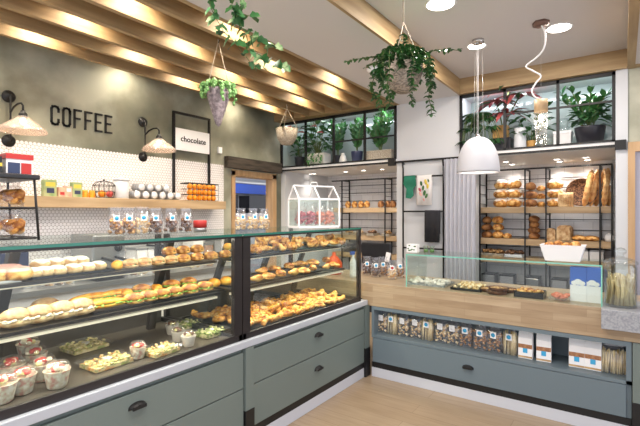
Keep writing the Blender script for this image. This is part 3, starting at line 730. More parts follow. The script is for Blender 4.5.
def k_cup(printed=False, top='red'):
    t = thing('fruit_cup', '', 'cup'); MB().lathe([(0, 0), (.027, 0), (.031, .004), (.042, .06), (.044, .063), (.041, .062), (.038, .056), (0, .054)], n=22).build('cup', M['cupp' if printed or top == 'red' else 'cupw'], t)
    b = MB(); g = random.Random(9 if printed else 4)
    for i in range(14):
        b.mi = g.choice((0, 0, 1, 2)); a = g.uniform(0, 6.28); r = g.uniform(0, .028); b.ell((r*math.cos(a), r*math.sin(a), .066+g.uniform(0, .014)*(1-r*18 if r < .03 else 0)), (.012, .01, .009), None, 7, 5)
    b.build('fruit', [M[top], M['fruit'], M['crumb']], t)['kind'] = 'stuff'
    MB().lathe([(.043, .063), (.042, .076), (.032, .09), (.012, .096), (0, .097)], n=22).build('dome_lid', M['plastic'], t)
    return Kind(t)
def k_salad(m):
    t = thing('salad_box', '', 'salad'); b = MB(); w, d, h = .15, .11, .03
    for (z, k) in ((0, .86), (h, 1)): pass
    v = []
    for (z, k) in ((0, .85), (h, 1), (h+.001, 1.05)): v.append([b.bm.verts.new((sx*d/2*k, sy*w/2*k, z)) for sx, sy in ((-1, -1), (1, -1), (1, 1), (-1, 1))])
    b._f(v[0][::-1])
    for A, B in zip(v, v[1:]):
        for k in range(4): b._f([A[k], A[(k+1) % 4], B[(k+1) % 4], B[k]])
    b.build('tray', M['plastic'], t)
    b = MB(); g = random.Random(len(m)*3); b.box(-d*.42, d*.42, -w*.42, w*.42, .003, .022)
    for i in range(60): b.ell((g.uniform(-d*.4, d*.4), g.uniform(-w*.41, w*.41), .024+g.uniform(0, .012)), (.011, .008, .006), Euler((g.uniform(-1, 1), g.uniform(-1, 1), g.uniform(0, 3))).to_matrix(), 6, 4)
    b.build('salad', M[m], t)['kind'] = 'stuff'
    MB().ell((0, 0, .036), (.018, .016, .008), None, 9, 5).build('dressing', M['sugar'], t)
    b = MB(); v = [[b.bm.verts.new((sx*d/2*k, sy*w/2*k, z)) for sx, sy in ((-1, -1), (1, -1), (1, 1), (-1, 1))] for (z, k) in ((h+.002, 1.04), (h+.016, .9))]
    for k in range(4): b._f([v[0][k], v[0][(k+1) % 4], v[1][(k+1) % 4], v[1][k]])
    b._f(v[1]); b.build('lid', M['plastic'], t)
    return Kind(t)
KS1, KS2, KDK = 1.201, 1.001, .717
def tray(label, x0, x1, y0, y1, z, m='steel', name='serving_tray'):
    b = MB().box(x0, x1, y0, y1, z, z+.004)
    for q in ((x0, x0+.004, y0, y1), (x1-.004, x1, y0, y1), (x0, x1, y0, y0+.004), (x0, x1, y1-.004, y1)): b.box(*q, z+.004, z+.012)
    return tag(b.build(name, M[m]), label, 'tray', 'trays in the pastry cases')
# --- long case, upper shelf
xs = -2.2
KD = k_donut()
tray('pale tray under the pink iced doughnuts', -2.42, -2.15, .42, yX(20, -2.17), KS1, 'alu')
for i, (px, dx) in enumerate(((3, .0), (15, .02), (6, -.11))):
    KD.put((-2.22+dx, yX(px, -2.22+dx), KS1+.006), i, ('pink iced ring doughnut nearest the front glass at the very end', 'pink iced ring doughnut next to the sugared rolls', 'pink iced ring doughnut behind the other two')[i], 'pink iced ring doughnuts')
tray('black tray under the sugared cream rolls', -2.44, -2.16, yX(25, -2.24), yX(107, -2.24), KS1, 'blackp')
KC = k_bun('cream_roll', .088, .056, .048, 'crustp', 'sugar', 'pastry')
n = 0
for i, px in enumerate((32, 44, 57, 73, 86)):
    KC.put((-2.19, yX(px, -2.19), KS1+.006), R(70+rnd.uniform(-15, 15)), 'white-sugared cream roll in the front row, %s from the pink doughnuts' % ORD[i], 'sugared cream rolls on the upper shelf')
for i, px in enumerate((40, 55, 69, 80)):
    KC.put((-2.25, yX(px, -2.25), KS1+.036), R(80+rnd.uniform(-15, 15)), 'white-sugared cream roll piled on top, %s from the pink doughnuts' % ORD[i], 'sugared cream rolls on the upper shelf', rx=R(6))
KC.put((-2.21, yX(98, -2.21), KS1+.006), R(85), 'single sugared cream roll lying at the end of its black tray', 'sugared cream rolls on the upper shelf')
KR = k_bun('round_roll', .07, .07, .05, 'cheese')
KR.put((-2.2, yX(118, -2.2), KS1+.001), 0, 'orange-glazed round roll right beside the cream roll tray')
KSa = k_sandwich('ciabatta_sandwich', .092, .062, .055, 'crustp')
for i, px in enumerate((130, 144, 158, 171)):
    KSa.put((-2.17, yX(px, -2.17), KS1+.001), R(88+rnd.uniform(-8, 8)), 'ciabatta sandwich in the front row, %s from the orange-glazed roll' % ORD[i], 'ciabatta sandwiches on the upper shelf')
KSg = k_sandwich('filled_roll', .092, .07, .055, 'crust')
for i, px in enumerate((183, 197, 211, 225)):
    KSg.put((-2.172, yX(px, -2.172), KS1+.001), R(80+rnd.uniform(-15, 15)), 'golden filled roll in the lower layer, %s after the ciabatta sandwiches' % ORD[i], 'golden filled rolls on the upper shelf')
for i, px in enumerate((169, 183, 197)):
    KSg.put((-2.225, yX(px, -2.225), KS1+.046), R(90+rnd.uniform(-10, 10)), 'golden filled roll on top of the pile, %s from the ciabatta end' % ORD[i], 'golden filled rolls on the upper shelf')
KR.put((-2.25, yX(228, -2.25), KS1+.045), 0, 'orange-glazed round roll on top beside the black case post')
# --- long case, middle shelf
KSl = k_sandwich('split_loaf', .132, .1, .085, 'crustp', 'crumb')
for i, px in enumerate((15, 38, 61, 80)):
    KSl.put((-2.165, yX(px, -2.165), KS2+.001), R(80), 'pale split loaf with white filling, %s from the open end of the middle shelf' % ORD[i], 'pale split loaves on the middle shelf')
KSl.put((-2.32, yX(45, -2.32), KS2+.001), R(70), 'pale split loaf behind the front row of the middle shelf')
tray('dark tray under the stuffed sandwiches on the middle shelf', -2.46, -2.12, yX(86, -2.2), yX(216, -2.2), KS2, 'blackp')
KBg = k_sandwich('baguette_sandwich', .24, .06, .05, 'cheese', 'lettuce')
for i, (px, x) in enumerate(((92, -2.27), (115, -2.27), (104, -2.17))):
    KBg.put((x, yX(px, x), KS2+.014+.02*(i < 2)), R(90+rnd.uniform(-5, 5)), ('long yellow baguette sandwich at the back next to the split loaves', 'long yellow baguette sandwich at the back beside its twin', 'long baguette sandwich lying in front of the other two')[i], 'long baguette sandwiches')
KSs = k_sandwich('stuffed_sandwich', .11, .068, .062, 'crust', 'lettuce')
for i, px in enumerate((134, 148, 161, 174, 190, 205)):
    KSs.put((-2.16, yX(px, -2.16), KS2+.012), R(50+rnd.uniform(-15, 15)), 'stuffed sandwich showing lettuce in the front row, %s from the baguettes' % ORD[i], 'stuffed sandwiches on the middle shelf', rx=R(14))
for i, px in enumerate((126, 141, 156, 171, 188)):
    (KR if i in (0, 2) else KSs).put((-2.25, yX(px, -2.25), KS2+.035), R(60+rnd.uniform(-20, 20)), ('orange-glazed round roll behind the first stuffed sandwich', 'stuffed sandwich at the back between two orange-glazed rolls', 'orange-glazed round roll in the middle of the stuffed sandwiches', 'stuffed sandwich behind the fourth of the front row', 'stuffed sandwich behind the fifth of the front row')[i])
for i, px in enumerate((214, 226)): KR.put((-2.26, yX(px, -2.26), KS2+.001), 0, 'large orange-glazed roll on the middle shelf, %s from the black post' % ('second', 'first')[i], None, 1.25)
# --- long case, deck
Cw, Cp, Cr = k_cup(), k_cup(True), k_cup(top='choc')
def on_deck(k, px, py, lab, rz=0, grp=None, sc=1): p = at(px, py, Z=KDK); k.put((p[0], p[1], KDK), rz, lab, grp, sc)
g_ = 'fruit cups in the long case'
for k, px, py, lab in ((Cp, 35, 369, 'tall fruit cup at the back of the cluster of four'), (Cp, 42, 380, 'fruit cup with kiwi in the middle of the cluster of four'), (Cp, 57, 387, 'fruit cup nearest the front glass beside the first salad box'), (Cp, 28, 358, 'fruit cup furthest back, topped with red berries'),
        (Cw, 22, 393, 'white cup of red berries in the corner nearest the ledge'), (Cw, 12, 381, 'white cup of red berries behind the corner cup'), (Cw, 2, 402, 'white cup of pale fruit cut off by the frame'),
        (Cw, 138, 358, 'single white cup of red berries between two salad boxes'), (Cr, 178, 341, 'white cup with brown topping left of its twin'), (Cr, 188.5, 346, 'white cup with brown topping nearest the glass'), (Cr, 172, 334, 'white cup with brown topping furthest back')):
    on_deck(k, px, py, lab, rnd.uniform(0, 6), g_, 1.28 if px < 100 else 1.0)
Ka, Kb, Kc_ = k_salad('pasta'), k_salad('saladtip'), k_salad('salad')
for k, px, py, lab in ((Ka, 85, 349, 'clear box of pasta salad behind the carrot one'), (Kb, 107, 365, 'clear box of carrot salad nearest the front glass'), (Kb, 161, 353, 'clear salad box beside the single cup of red berries'), (Kc_, 186, 327, 'clear box of green salad behind the brown-topped cups'), (Kc_, 211, 335, 'clear box of green salad beside the brown-topped cups')):
    on_deck(k, px, py, lab, R(4), 'clear salad boxes on the deck', (1.6, 1.6, 1) if px < 120 else (1.3, 1.3, 1))
# pretzels by the post
KP = k_pretzel(1.1); KDn = k_danish(); KKn = k_knot(); KCr = k_croissant()
# --- corner case
def pile(kinds, shelf_z, pxs, X, what, where, grp, jit=.012, sc=1, dz=0, rx=0):
    for i, px in enumerate(pxs):
        k, nm = kinds[i % len(kinds)]
        k.put((X+rnd.uniform(-jit, jit), yX(px, X), shelf_z+.001+dz), rnd.uniform(0, 6), '%s, %s, %s from the black post' % (nm, where, ORD[i]), grp, sc*rnd.uniform(.93, 1.08), rx=rx)
a_ = [(KKn, 'golden knotted roll'), (KCr, 'golden croissant'), (KKn, 'golden knotted roll')]
tray('dark tray on the upper shelf of the corner case', -2.46, -2.16, 2.02, 3.22, KS1, 'blackp'); tray('dark tray on the middle shelf of the corner case', -2.48, -2.12, 2.02, 3.22, KS2, 'blackp')
pile(a_, KS1+.012, (257, 268, 279, 290, 301, 312, 322, 332, 341), -2.185, '', 'front row of the upper corner case shelf', 'pastries on the corner case upper shelf', sc=.95)
pile(a_, KS1+.046, (262, 273, 284, 296, 308, 319, 330), -2.26, '', 'upper layer on the upper corner case shelf', 'pastries on the corner case upper shelf', sc=.95)
pile(a_[:1], KS1+.076, (263, 275), -2.27, '', 'topping the upper corner case shelf pile', 'pastries on the corner case upper shelf')
b_ = [(KCr, 'glossy croissant'), (KDn, 'round danish'), (KSg, 'golden filled bun')]
pile(b_, KS2+.012, (256, 268, 280, 291, 302, 313, 324, 334), -2.155, '', 'front row of the middle corner case shelf', 'pastries on the corner case middle shelf')
pile(b_, KS2+.045, (262, 275, 288, 300, 313, 326), -2.25, '', 'back row of the middle corner case shelf', 'pastries on the corner case middle shelf')
tray('black tray of pretzels and danishes on the corner case deck', -2.68, -2.03, 2.02, 3.3, KDK, 'blackp')
for r_ in range(5):
    for i in range(9 if r_ < 4 else 4):
        k, nm = ((KP, 'cheesy pretzel'), (KDn, 'cheesy danish'))[(i*2+r_) % 3 == 0]
        k.put((-2.1-.11*r_+rnd.uniform(-.01, .01), 2.1+i*.138+(r_ % 2)*.05, KDK+.008+.012*(r_ > 0)), rnd.uniform(0, 6), '%s on the corner deck, row %s from the glass, %s from the post' % (nm, ('one', 'two', 'three', 'four', 'five')[r_], ORD[i]), 'pretzels and danishes on the corner case deck', 1.1, rx=R(-6))
for i in range(5):
    KP.put((-2.24+rnd.uniform(-.02, .02), 2.3+i*.2, KDK+.05), rnd.uniform(0, 6), 'cheesy pretzel piled on top of the others, %s from the black post' % ORD[i], 'pretzels and danishes on the corner case deck', 1.1, rx=R(-10))
#@@PART3
# ================================================================ THINGS ON THE OAK COUNTER
CZ = .853
KW = [bag_kind('biscuit_bag', 'cookied', .1, .06, .2, lab='blue'), bag_kind('biscuit_bag', 'cookie', .1, .06, .2, lab='blue'), bag_kind('biscuit_bag', 'cookiep', .1, .06, .19, lab='redt')]
for k, px, Y, lab in ((0, 367, 3.98, 'biscuit bag with dark contents nearest the glass case on the oak counter'), (0, 376, 3.9, 'biscuit bag with dark contents and blue sticker, next after the first'), (1, 383, 4.02, 'brown biscuit bag with blue sticker half hidden behind its neighbours'), (2, 392, 3.86, 'pale biscuit bag with a red sticker in front of the others'), (1, 400, 3.98, 'brown biscuit bag touching the glass counter guard')):
    KW[k].put((xY(px, Y), Y, CZ), R(-60), lab, 'biscuit bags standing on the oak counter')
# till screen
x_ = xY(377, 4.15); t = thing('till_screen', 'black till with its back to the shop, white slip stuck on it', 'till', (x_, 4.15, CZ), R(5))
MB().box(-.1, .1, -.05, .07, 0, .03).build('base', M['blackp'], t, bev=.006); MB().box(-.02, .02, -.0, .03, .03, .12).build('stem', M['blackp'], t)
MB().box(-.17, .17, -.035, .0, .1, .33).build('screen', M['blackp'], t, bev=.012); MB().box(.07, .12, -.038, -.0355, .16, .26, T3(ry=R(12))).build('paper_slip', M['paper'], t)
# sneeze guard
gx0, gx1, gy0, gy1, gz = -1.57, -.118, 3.545, 4.02, 1.142
t = thing('glass_guard', 'clear glass guard box over the pastry trays on the oak counter', 'glass guard', ((gx0+gx1)/2, (gy0+gy1)/2, CZ), world=True)
MB().box(gx0, gx1, gy0, gy0+.008, CZ, gz-.008).build('front_pane', M['glass'], t); MB().box(gx0, gx1, gy0, gy1, gz-.008, gz).build('top_pane', M['glass'], t)
for x, nm in ((gx0, 'side_pane'), (gx1-.008, 'side_pane')):
    MB().box(x, x+.008, gy0+.008, gy1, CZ, gz-.008).build(nm, M['glass'], t)
    MB().box(x, x+.008, gy0-.001, gy0+.003, CZ, gz).build('upright_edge', M['gedge2'], t)
MB().box(gx0, gx1, gy0-.002, gy0-.0005, gz-.009, gz+.001).build('top_edge', M['gedge2'], t)
# trays of food behind the guard
def food_tray(label, px0, px1, Y, d, h, m, fm, n, lr, name='pastry_tray', rim='blackp'):
    xa, xb = xY(px0, Y), xY(px1, Y); t = thing(name, label, 'tray', ((xa+xb)/2, Y, CZ), world=True, group='trays behind the glass counter guard'); g = random.Random(int(px0)); b = MB()
    b.box(xa, xb, Y-d/2, Y+d/2, CZ, CZ+.004)
    for q in ((xa, xa+.004, Y-d/2, Y+d/2), (xb-.004, xb, Y-d/2, Y+d/2), (xa, xb, Y-d/2, Y-d/2+.004), (xa, xb, Y+d/2-.004, Y+d/2)): b.box(*q, CZ+.004, CZ+h)
    b.build('tray', M[rim], t); b = MB()
    for i in range(n):
        x, y = g.uniform(xa+lr, xb-lr), g.uniform(Y-d/2+lr, Y+d/2-lr)
        b.ell((x, y, CZ+h*.7+g.uniform(0, lr)), (lr, lr*.8, lr*.6), Euler((g.uniform(-.5, .5), g.uniform(-.5, .5), g.uniform(0, 3))).to_matrix(), 8, 6, .1)
    b.build('pastries', M[fm], t)['kind'] = 'stuff'
    return t
food_tray('steel tray of white meringues at the left end behind the guard', 412, 450, 3.82, .28, .018, None, 'sugar', 70, .024, rim='silver')
food_tray('black tray of flat nutty bars beside the meringues', 455, 485, 3.76, .25, .02, None, 'cookiep', 60, .024)
food_tray('black rectangular tray heaped with orange-brown pastries', 516, 545, 3.69, .17, .045, None, 'crust', 40, .02)
food_tray('clear tray of reddish nuggets beside the blue and white cartons', 550, 571, 3.68, .15, .03, None, 'salmon', 30, .02, rim='plastic')
t = thing('tart_stack', '', 'tart'); MB().lathe([(0, 0), (.07, 0), (.08, .022), (.082, .026), (.075, .026), (.072, .02), (0, .02)], n=26).build('tin', M['choc'], t)
MB().ell((0, 0, .018), (.073, .073, .011), None, 14, 6, .1).build('filling', M['cookie'], t); t.name = 'tart'
K = Kind(t)
for x, y, z, lab in ((488, 3.75, 0, 'small dark-rimmed tart lying flat beside the nut bars'), (497, 3.66, 0, 'dark-rimmed tart at the bottom front of the tart pile'), (498.5, 3.67, .027, 'dark-rimmed tart on top of the tart pile'), (507, 3.8, 0, 'dark-rimmed tart behind the pile, next to the pastry tray')):
    K.put((xY(x, y), y, CZ+z), 0, lab, 'dark-rimmed tarts behind the guard')
for i, px in enumerate((579, 593)):
    t = thing('flour_carton', ('blue and white carton nearer the reddish nuggets, behind the guard', 'blue and white carton nearer the glass jar, behind the guard')[i], 'carton', (xY(px, 3.72), 3.72, CZ), R(-4), 'blue and white cartons behind the guard')
    MB().box(-.052, .052, -.04, .04, 0, .25).build('box', M['paper'], t); MB().box(-.0525, .0525, -.0415, .04, .12, .252).build('blue_band', M['dblue'], t)
    b = MB()
    for dx, dz, r in ((-.025, .135, .02), (0, .143, .027), (.026, .135, .02)): b.ell((dx, -.0415, dz), (r, .0012, r*.8))
    b.build('cloud_print', M['paper'], t)
# bowl of rolls on the guard
by = 3.72; bx = xY(563, by); t = thing('serving_bowl', 'large white rectangular bowl of rolls on the glass guard', 'bowl', (bx, by, gz+.001))
b = MB(); vs = [[b.bm.verts.new((sx*.145*k, sy*.09*k, z)) for sx, sy in ((-1, -1), (1, -1), (1, 1), (-1, 1))] for z, k in ((0, .78), (.115, 1), (.122, 1.03), (.122, .97), (.03, .76))]
b._f(vs[0][::-1])
for A, B in zip(vs, vs[1:]):
    for k in range(4): b._f([A[k], A[(k+1) % 4], B[(k+1) % 4], B[k]])
b._f(vs[-1]); b.build('bowl', M['paper'], t, bev=.004)
Kr = k_bun('bread_roll', .07, .055, .045, 'crust')
for i in range(8):
    Kr.put((bx-.09+(i % 4)*.058, by-.03+.055*(i//4), gz+.095+.012*(i % 2)), i*1.1, 'golden roll in the white bowl, %s from its left end in the %s row' % (ORD[i % 4], ('front', 'back')[i//4]), 'golden rolls in the white bowl')
# napkin holder and glasses on the guard's left end
t = thing('napkin_box', 'small patterned napkin box on the left end of the glass guard', 'box', (xY(413, 3.75), 3.75, gz+.001)); MB().box(-.05, .05, -.03, .03, 0, .075).build('box', M['paper'], t)
b = MB(); g = random.Random(4)
for i in range(9): b.ell((g.uniform(-.04, .04), -.031, g.uniform(.012, .065)), (.009, .0012, .006), None, 7, 5)
b.build('leaf_print', M['leaf'], t)
t = thing('drinking_glass', '', 'glass', group='drinking glasses on the glass guard'); MB().lathe([(0, 0), (.02, 0), (.024, .065), (.0225, .065), (.019, .006), (0, .005)], n=18).build('glass', M['jarg'], t); MB().lathe([(0, .006), (.019, .006), (.021, .03), (0, .03)]).build('filling', M['leafl'], t)
K = Kind(t)
for px, lab in ((426, 'little drinking glass next to the patterned napkin box'), (432, 'little drinking glass standing second from the napkin box')): K.put((xY(px, 3.75), 3.75, gz+.001), 0, lab)
# jar on a grey stone block
tag(MB().box(-.122, .34, 3.44, 3.517, .728, .8605).box(-.122, .34, 3.517, 3.9, .8525, .8605).build('stone_block', M['stone'], bev=.006), 'speckled grey stone block wrapped over the end of the oak counter', 'stone block')
jx, jy = xY(620.5, 3.62), 3.62; t = thing('glass_jar', 'tall lidded glass jar of breadsticks on the grey stone block', 'jar', (jx, jy, .861))
b = MB(); b.lathe([(0, 0), (.088, 0), (.094, .01), (.095, .27), (.088, .285), (.08, .29), (.08, .286), (.089, .268), (.089, .014), (0, .008)], n=32).build('body', M['jarg'], t)
MB().lathe([(.0, .292), (.1, .292), (.102, .3), (.098, .312), (.06, .33), (.025, .338), (.018, .352), (.034, .368), (.036, .384), (.022, .4), (0, .405)], n=32).build('lid', M['jarg'], t)
b = MB(); g = random.Random(8)
for i in range(95):
    a = g.uniform(0, 6.28); r = .082*math.sqrt(g.random()); x, y = r*math.cos(a), r*math.sin(a)
    b.tube([(x, y, .016), (x*.9+g.uniform(-.01, .01), y*.9+g.uniform(-.01, .01), .12), (x*.95+g.uniform(-.015, .015), y*.95, .2+g.uniform(-.03, .03))], .006, 6)
b.build('breadsticks', M['stick'], t)['kind'] = 'stuff'
# orange bottle, spray bottle and pots on the counter seen through the corner case
t = thing('sauce_bottle', 'orange-red plastic bottle seen through the glass of the corner case', 'bottle', (xY(334, 3.85), 3.85, CZ)); MB().lathe([(0, 0), (.08, 0), (.092, .04), (.088, .12), (.045, .18), (.02, .2), (.018, .23), (0, .232)]).build('body', M['orangeplastic'], t)
t = thing('spray_bottle', 'white spray bottle with a blue head behind the corner case post', 'bottle', (xY(353, 3.75), 3.75, CZ)); MB().lathe([(0, 0), (.032, 0), (.034, .02), (.034, .15), (.014, .2), (.013, .23), (0, .231)]).build('body', M['paper'], t)
MB().box(-.012, .012, -.045, .02, .231, .265).build('spray_head', M['dblue'], t, bev=.004)
t = thing('food_tub', 'dark round tub left of the orange bottle behind the corner case', 'tub', (xY(314, 3.8), 3.8, CZ)); MB().lathe([(0, 0), (.05, 0), (.058, .1), (0, .1)]).build('tub', M['blackp'], t); MB().lathe([(0, .101), (.062, .101), (.06, .115), (0, .116)]).build('lid', M['blackp'], t)
# ================================================================ BAGS IN THE NICHE
NZ = .386; NY = 3.64
Ks = [bag_kind('breadstick_bag', 'stick', .118, .07, .235, n=34, sticks=True, lab='blue', fill=.74), bag_kind('breadstick_bag', 'cookiep', .118, .07, .235, n=60, lump=.011, fill=.72, lab='paper'), bag_kind('breadstick_bag', 'cookie', .118, .07, .235, n=66, lump=.011, fill=.72, lab='blue')]
seq = (1, 0, 1, 1, 0, 1, 1, 2, 2, 2, 1, 0)
pxs = (383, 392.5, 404, 416, 427.5, 440, 451.5, 464.5, 480, 494, 509, 524.5)
for k_, px, i in zip((1, 0, 1, 1, 0, 1, 1, 2, 2, 2, 0), (383, 392.5, 404, 416, 427.5, 441, 453, 466, 481, 495, 510), range(11)):
    Ks[k_].put((xY(px, NY), NY+rnd.uniform(-.01, .01), NZ), R(-90)+rnd.uniform(-.15, .15), '%s bag of %s from the glass case corner in the counter niche' % (ORD[i], ('breadsticks', 'pale rusks', 'brown rusks')[k_]) if k_ != 1 else '%s clear bag along the counter niche, holding pale rusks' % ORD[i], 'snack bags in the counter niche')
def paper_bag(px, Y, lab):
    t = thing('paper_bag', lab, 'bag', (xY(px, Y), Y, NZ), R(-90+rnd.uniform(-8, 8)), 'white paper bags of flour in the counter niche'); w, d, h = .1, .065, .22
    b = MB(); b.box(-d/2, d/2, -w/2, w/2, 0, h*.72); b.poly([(-d/2, -w/2, h*.72), (d/2, -w/2, h*.72), (.004, -w/2, h*.9), (-.004, -w/2, h*.9)], (0, w, 0)); b.box(-.004, .004, -w/2, w/2, h*.88, h)
    b.build('bag', M['paper'], t, bev=.002)
    MB().box(d/2, d/2+.001, -w*.49, w*.49, h*.36, h*.5).build('brown_band', M['brownp'], t)
    MB().box(d/2+.0012, d/2+.002, -w*.16, w*.16, h*.2, h*.36).build('blue_patch', M['blue'], t)
    MB().box(d/2, d/2+.001, -w*.49, w*.49, h*.03, h*.09).build('lower_band', M['tan'], t)
for px, lab in ((526, 'white paper bag nearest the last clear bag in the niche'), (544, 'white paper bag just left of the empty gap in the niche'), (577, 'white paper bag just right of the empty gap in the niche'), (593.5, 'white paper bag beside the wide dark bag in the niche')):
    paper_bag(px, NY, lab)
Kt = bag_kind('breadstick_bag', 'stick', .2, .09, .22, n=60, sticks=True, fill=.72); Kt.put((xY(616, NY), NY, NZ), R(-90), 'wide bag of brown twigs of bread at the right end of the niche')
# ================================================================ WALL RACKS WITH BREAD
def rack(label, x0, x1, posts, zs, zt, yf, wood):
    t = thing('bread_rack', label, 'rack', ((x0+x1)/2, (yf+NB)/2, 0), world=True, group='black steel bread racks with oak shelves'); r = .008
    for x in posts:
        b = MB(); b.bar((x, yf, zs[-1]-.3), (x, yf, zt), r*2, r*2); b.bar((x, NB-.02, zs[-1]-.3), (x, NB-.02, zt), r*2, r*2); b.bar((x, yf, zt), (x, NB-.01, zt), r*2)
        for z in zs: b.bar((x, yf-.0, z-.012), (x, NB-.01, z-.012), r*2)
        for z in (zs[0]+.12, zs[0]+.25, zs[0]+.37): b.bar((x, yf, z), (x, NB-.01, z), r)
        b.build('post', M['black'], t)
    b = MB(); b.bar((x0, yf, zt), (x1, yf, zt), r*2.4)
    for q in range(len(zs)):
        for dz in (.12, .25, .37): 
            if q and dz > .3: continue
            b.bar((x0, NB-.02, zs[q]+.07+dz), (x1, NB-.02, zs[q]+.07+dz), r)
    b.build('rails', M['black'], t)
    for z in zs:
        s = MB().box(x0, x1, yf+.014, NB-.035, z, z+wood).build('shelf', M['shelfx'], t, bev=.002)
    return t
RZ = (1.505, 1.105, .875)
rack('black steel bread rack with oak shelves beside the grey curtain', -1.54, -.10, [xY(p, 5.8) for p in (480, 525, 546, 600)]+[-.105], RZ, 2.05, 5.8, .075)
LZ = (1.515, 1.08, .80)
rack('black steel bread rack with oak shelves behind the white lantern', -3.92, -2.37, [xY(p, 5.9) for p in (342, 385)], LZ, 2.03, 5.9, .075)
t = thing('base_cabinet', 'charcoal base cabinet below the bread rack near the curtain', 'cabinet', (-.8, 5.9, 0), world=True); MB().box(-1.54, -.07, 5.74, NB-.01, 0, .56).build('body', M['charcoal'], t); MB().box(-1.54, -.07, 5.72, NB-.01, .56, .574).build('top', M['black'], t)
t = thing('base_cabinet', 'charcoal base cabinet below the bread rack behind the lantern', 'cabinet', (-3.3, 5.9, 0), world=True); MB().box(-4.16, -2.35, 5.78, NB-.01, 0, .49).build('body', M['charcoal'], t); MB().box(-4.16, -2.35, 5.76, NB-.01, .49, .5).build('top', M['black'], t)
def putrow(k, items, Y, z, grp):
    for px, lab, sc in items: k.put((xY(px, Y), Y, z), R(-90)+rnd.uniform(-.2, .2), lab, grp, sc)
Z1, Z2, Z3 = RZ[0]+.0755, RZ[1]+.0755, RZ[2]+.0755
KF = k_bun('round_loaf', .14, .16, .1, 'crust'); KFd = k_bun('round_loaf', .14, .17, .1, 'crustd'); KFs = k_bun('round_loaf', .16, .15, .098, 'crust', 'sugar')
def stack(k, px, Y, z, n, dz, what, sc=1):
    for i in range(n): k.put((xY(px, Y), Y, z+i*dz), rnd.uniform(0, 6), '%s, %s' % (('bottom', 'next up', 'upper', 'top')[i if i < n-1 else 3] if n > 1 else 'single', what), None, sc)
stack(KFs, 501.5, 5.95, Z1, 3, .118, 'floury loaf of the pile nearest the curtain, highest rack shelf', 1.22)
stack(KFs, 514, 5.94, Z1, 3, .118, 'floury loaf of the second pile from the curtain, highest rack shelf', 1.22)
stack(KFd, 530, 5.93, Z1, 3, .105, 'dark loaf of the pile between the two middle rack posts, highest shelf', 1.02)
stack(KF, 541, 6.0, Z1, 3, .1, 'golden loaf of the narrow pile left of the fourth pile, highest shelf', .7)
stack(KFs, 555, 5.95, Z1, 3, .11, 'pale floury loaf of the pile beside the dark basket, highest shelf', 1.15)
t = thing('sliced_loaf', '', 'bread'); b = MB()
pr = [(-.06, 0), (.06, 0), (.062, .1), (.055, .135), (.03, .155), (-.03, .155), (-.055, .135), (-.062, .1)]
for i in range(7): b.poly([(x*(.97 if i % 2 else 1), -.07+i*.02, z*(.985 if i % 2 else 1)) for x, z in pr], (0, .018, 0))
b.build('slices', M['crustp'], t, bev=.003); KSli = Kind(t)
putrow(KSli, ((566, 'tall sliced loaf leaning beside the dark round basket on the highest shelf', 1.1),), 5.9, Z1, None)
KSli.put((xY(551, 5.9), 5.9, Z2), R(0), 'sliced brown loaf nearest the middle post on the second rack shelf', 'sliced loaves on the second rack shelf', .9)
KSli.put((xY(565, 5.88), 5.88, Z2), R(-10), 'larger sliced brown loaf with white bag clip above it on the second shelf', 'sliced loaves on the second rack shelf', 1.15)
t = thing('round_basket', 'dark round wicker basket standing on edge among the baguettes', 'basket', (xY(582, 6.0), 6.0, Z1+.165)); TY = Matrix.Rotation(R(82), 4, 'X')
MB().lathe([(0, 0), (.13, .0), (.165, .04), (.168, .06), (.155, .06), (.125, .02), (0, .02)], n=30, T=TY).build('basket', M['cookied'], t)
t = thing('baguette', '', 'bread'); P = [(0, 0, .0+.045*k) for k in range(13)]; MB().tube([(0, .004*math.sin(k), z) for k, (x, y, z) in enumerate(P)], [.012, .027, .034, .031, .036, .031, .036, .031, .036, .031, .034, .026, .01], 12).build('crust', M['bagc'], t)
b = MB()
for k in range(0): b.ell((0, -.031, .09+k*.09), (.012, .008, .03), T3(ry=R(25)).to_3x3(), 8, 6)
b.bm.free()
KB_ = Kind(t)
for i, (pb, pt, Y) in enumerate(((584, 592, 5.88), (590.5, 598, 5.95), (596, 600, 6.03), (604, 608, 5.88), (609, 604.5, 5.96))):
    xb_, xt_ = xY(pb, Y), xY(pt, Y); KB_.put((xb_, Y, Z1+.005), 0, ('baguette leaning in front of the dark round basket', 'baguette standing second from the round basket', 'baguette standing behind the rack post', 'baguette crossing in front right of the rack post', 'baguette standing last beside the white wall post')[i], 'baguettes standing on the highest rack shelf', (1, 1, .8), ry=math.atan2(xt_-xb_, .42))
stack(KFd, 487, 5.92, Z2, 3, .095, 'brown loaf of the pile nearest the curtain, second rack shelf', .9)
stack(KF, 498, 5.9, Z2, 3, .095, 'golden loaf of the second pile from the curtain, second rack shelf', .95)
stack(KF, 507, 5.88, Z2, 1, .1, 'small golden loaf beside the second pile on the second shelf', .7)
stack(KFd, 534, 5.92, Z2, 4, .07, 'dark loaf of the pile between the middle posts, second shelf', .85)
for px, lab in ((580, 'flat oval loaf nearer the sliced bread on the second shelf'), (592, 'flat oval loaf beside the end rack post on the second shelf')): KF.put((xY(px, 5.9), 5.9, Z2), R(20), lab, None, (1.2, 1.0, .62))
t = thing('white_pot', 'small white pot with handle at the end of the second rack shelf', 'pot', (xY(609, 5.9), 5.9, Z2)); MB().lathe([(0, 0), (.035, 0), (.045, .03), (.04, .07), (.02, .085), (.01, .1), (0, .101)]).build('pot', M['paper'], t); MB().tube([(.04, 0, .06), (.065, 0, .055), (.065, 0, .03), (.042, 0, .025)], .006).build('handle', M['paper'], t)
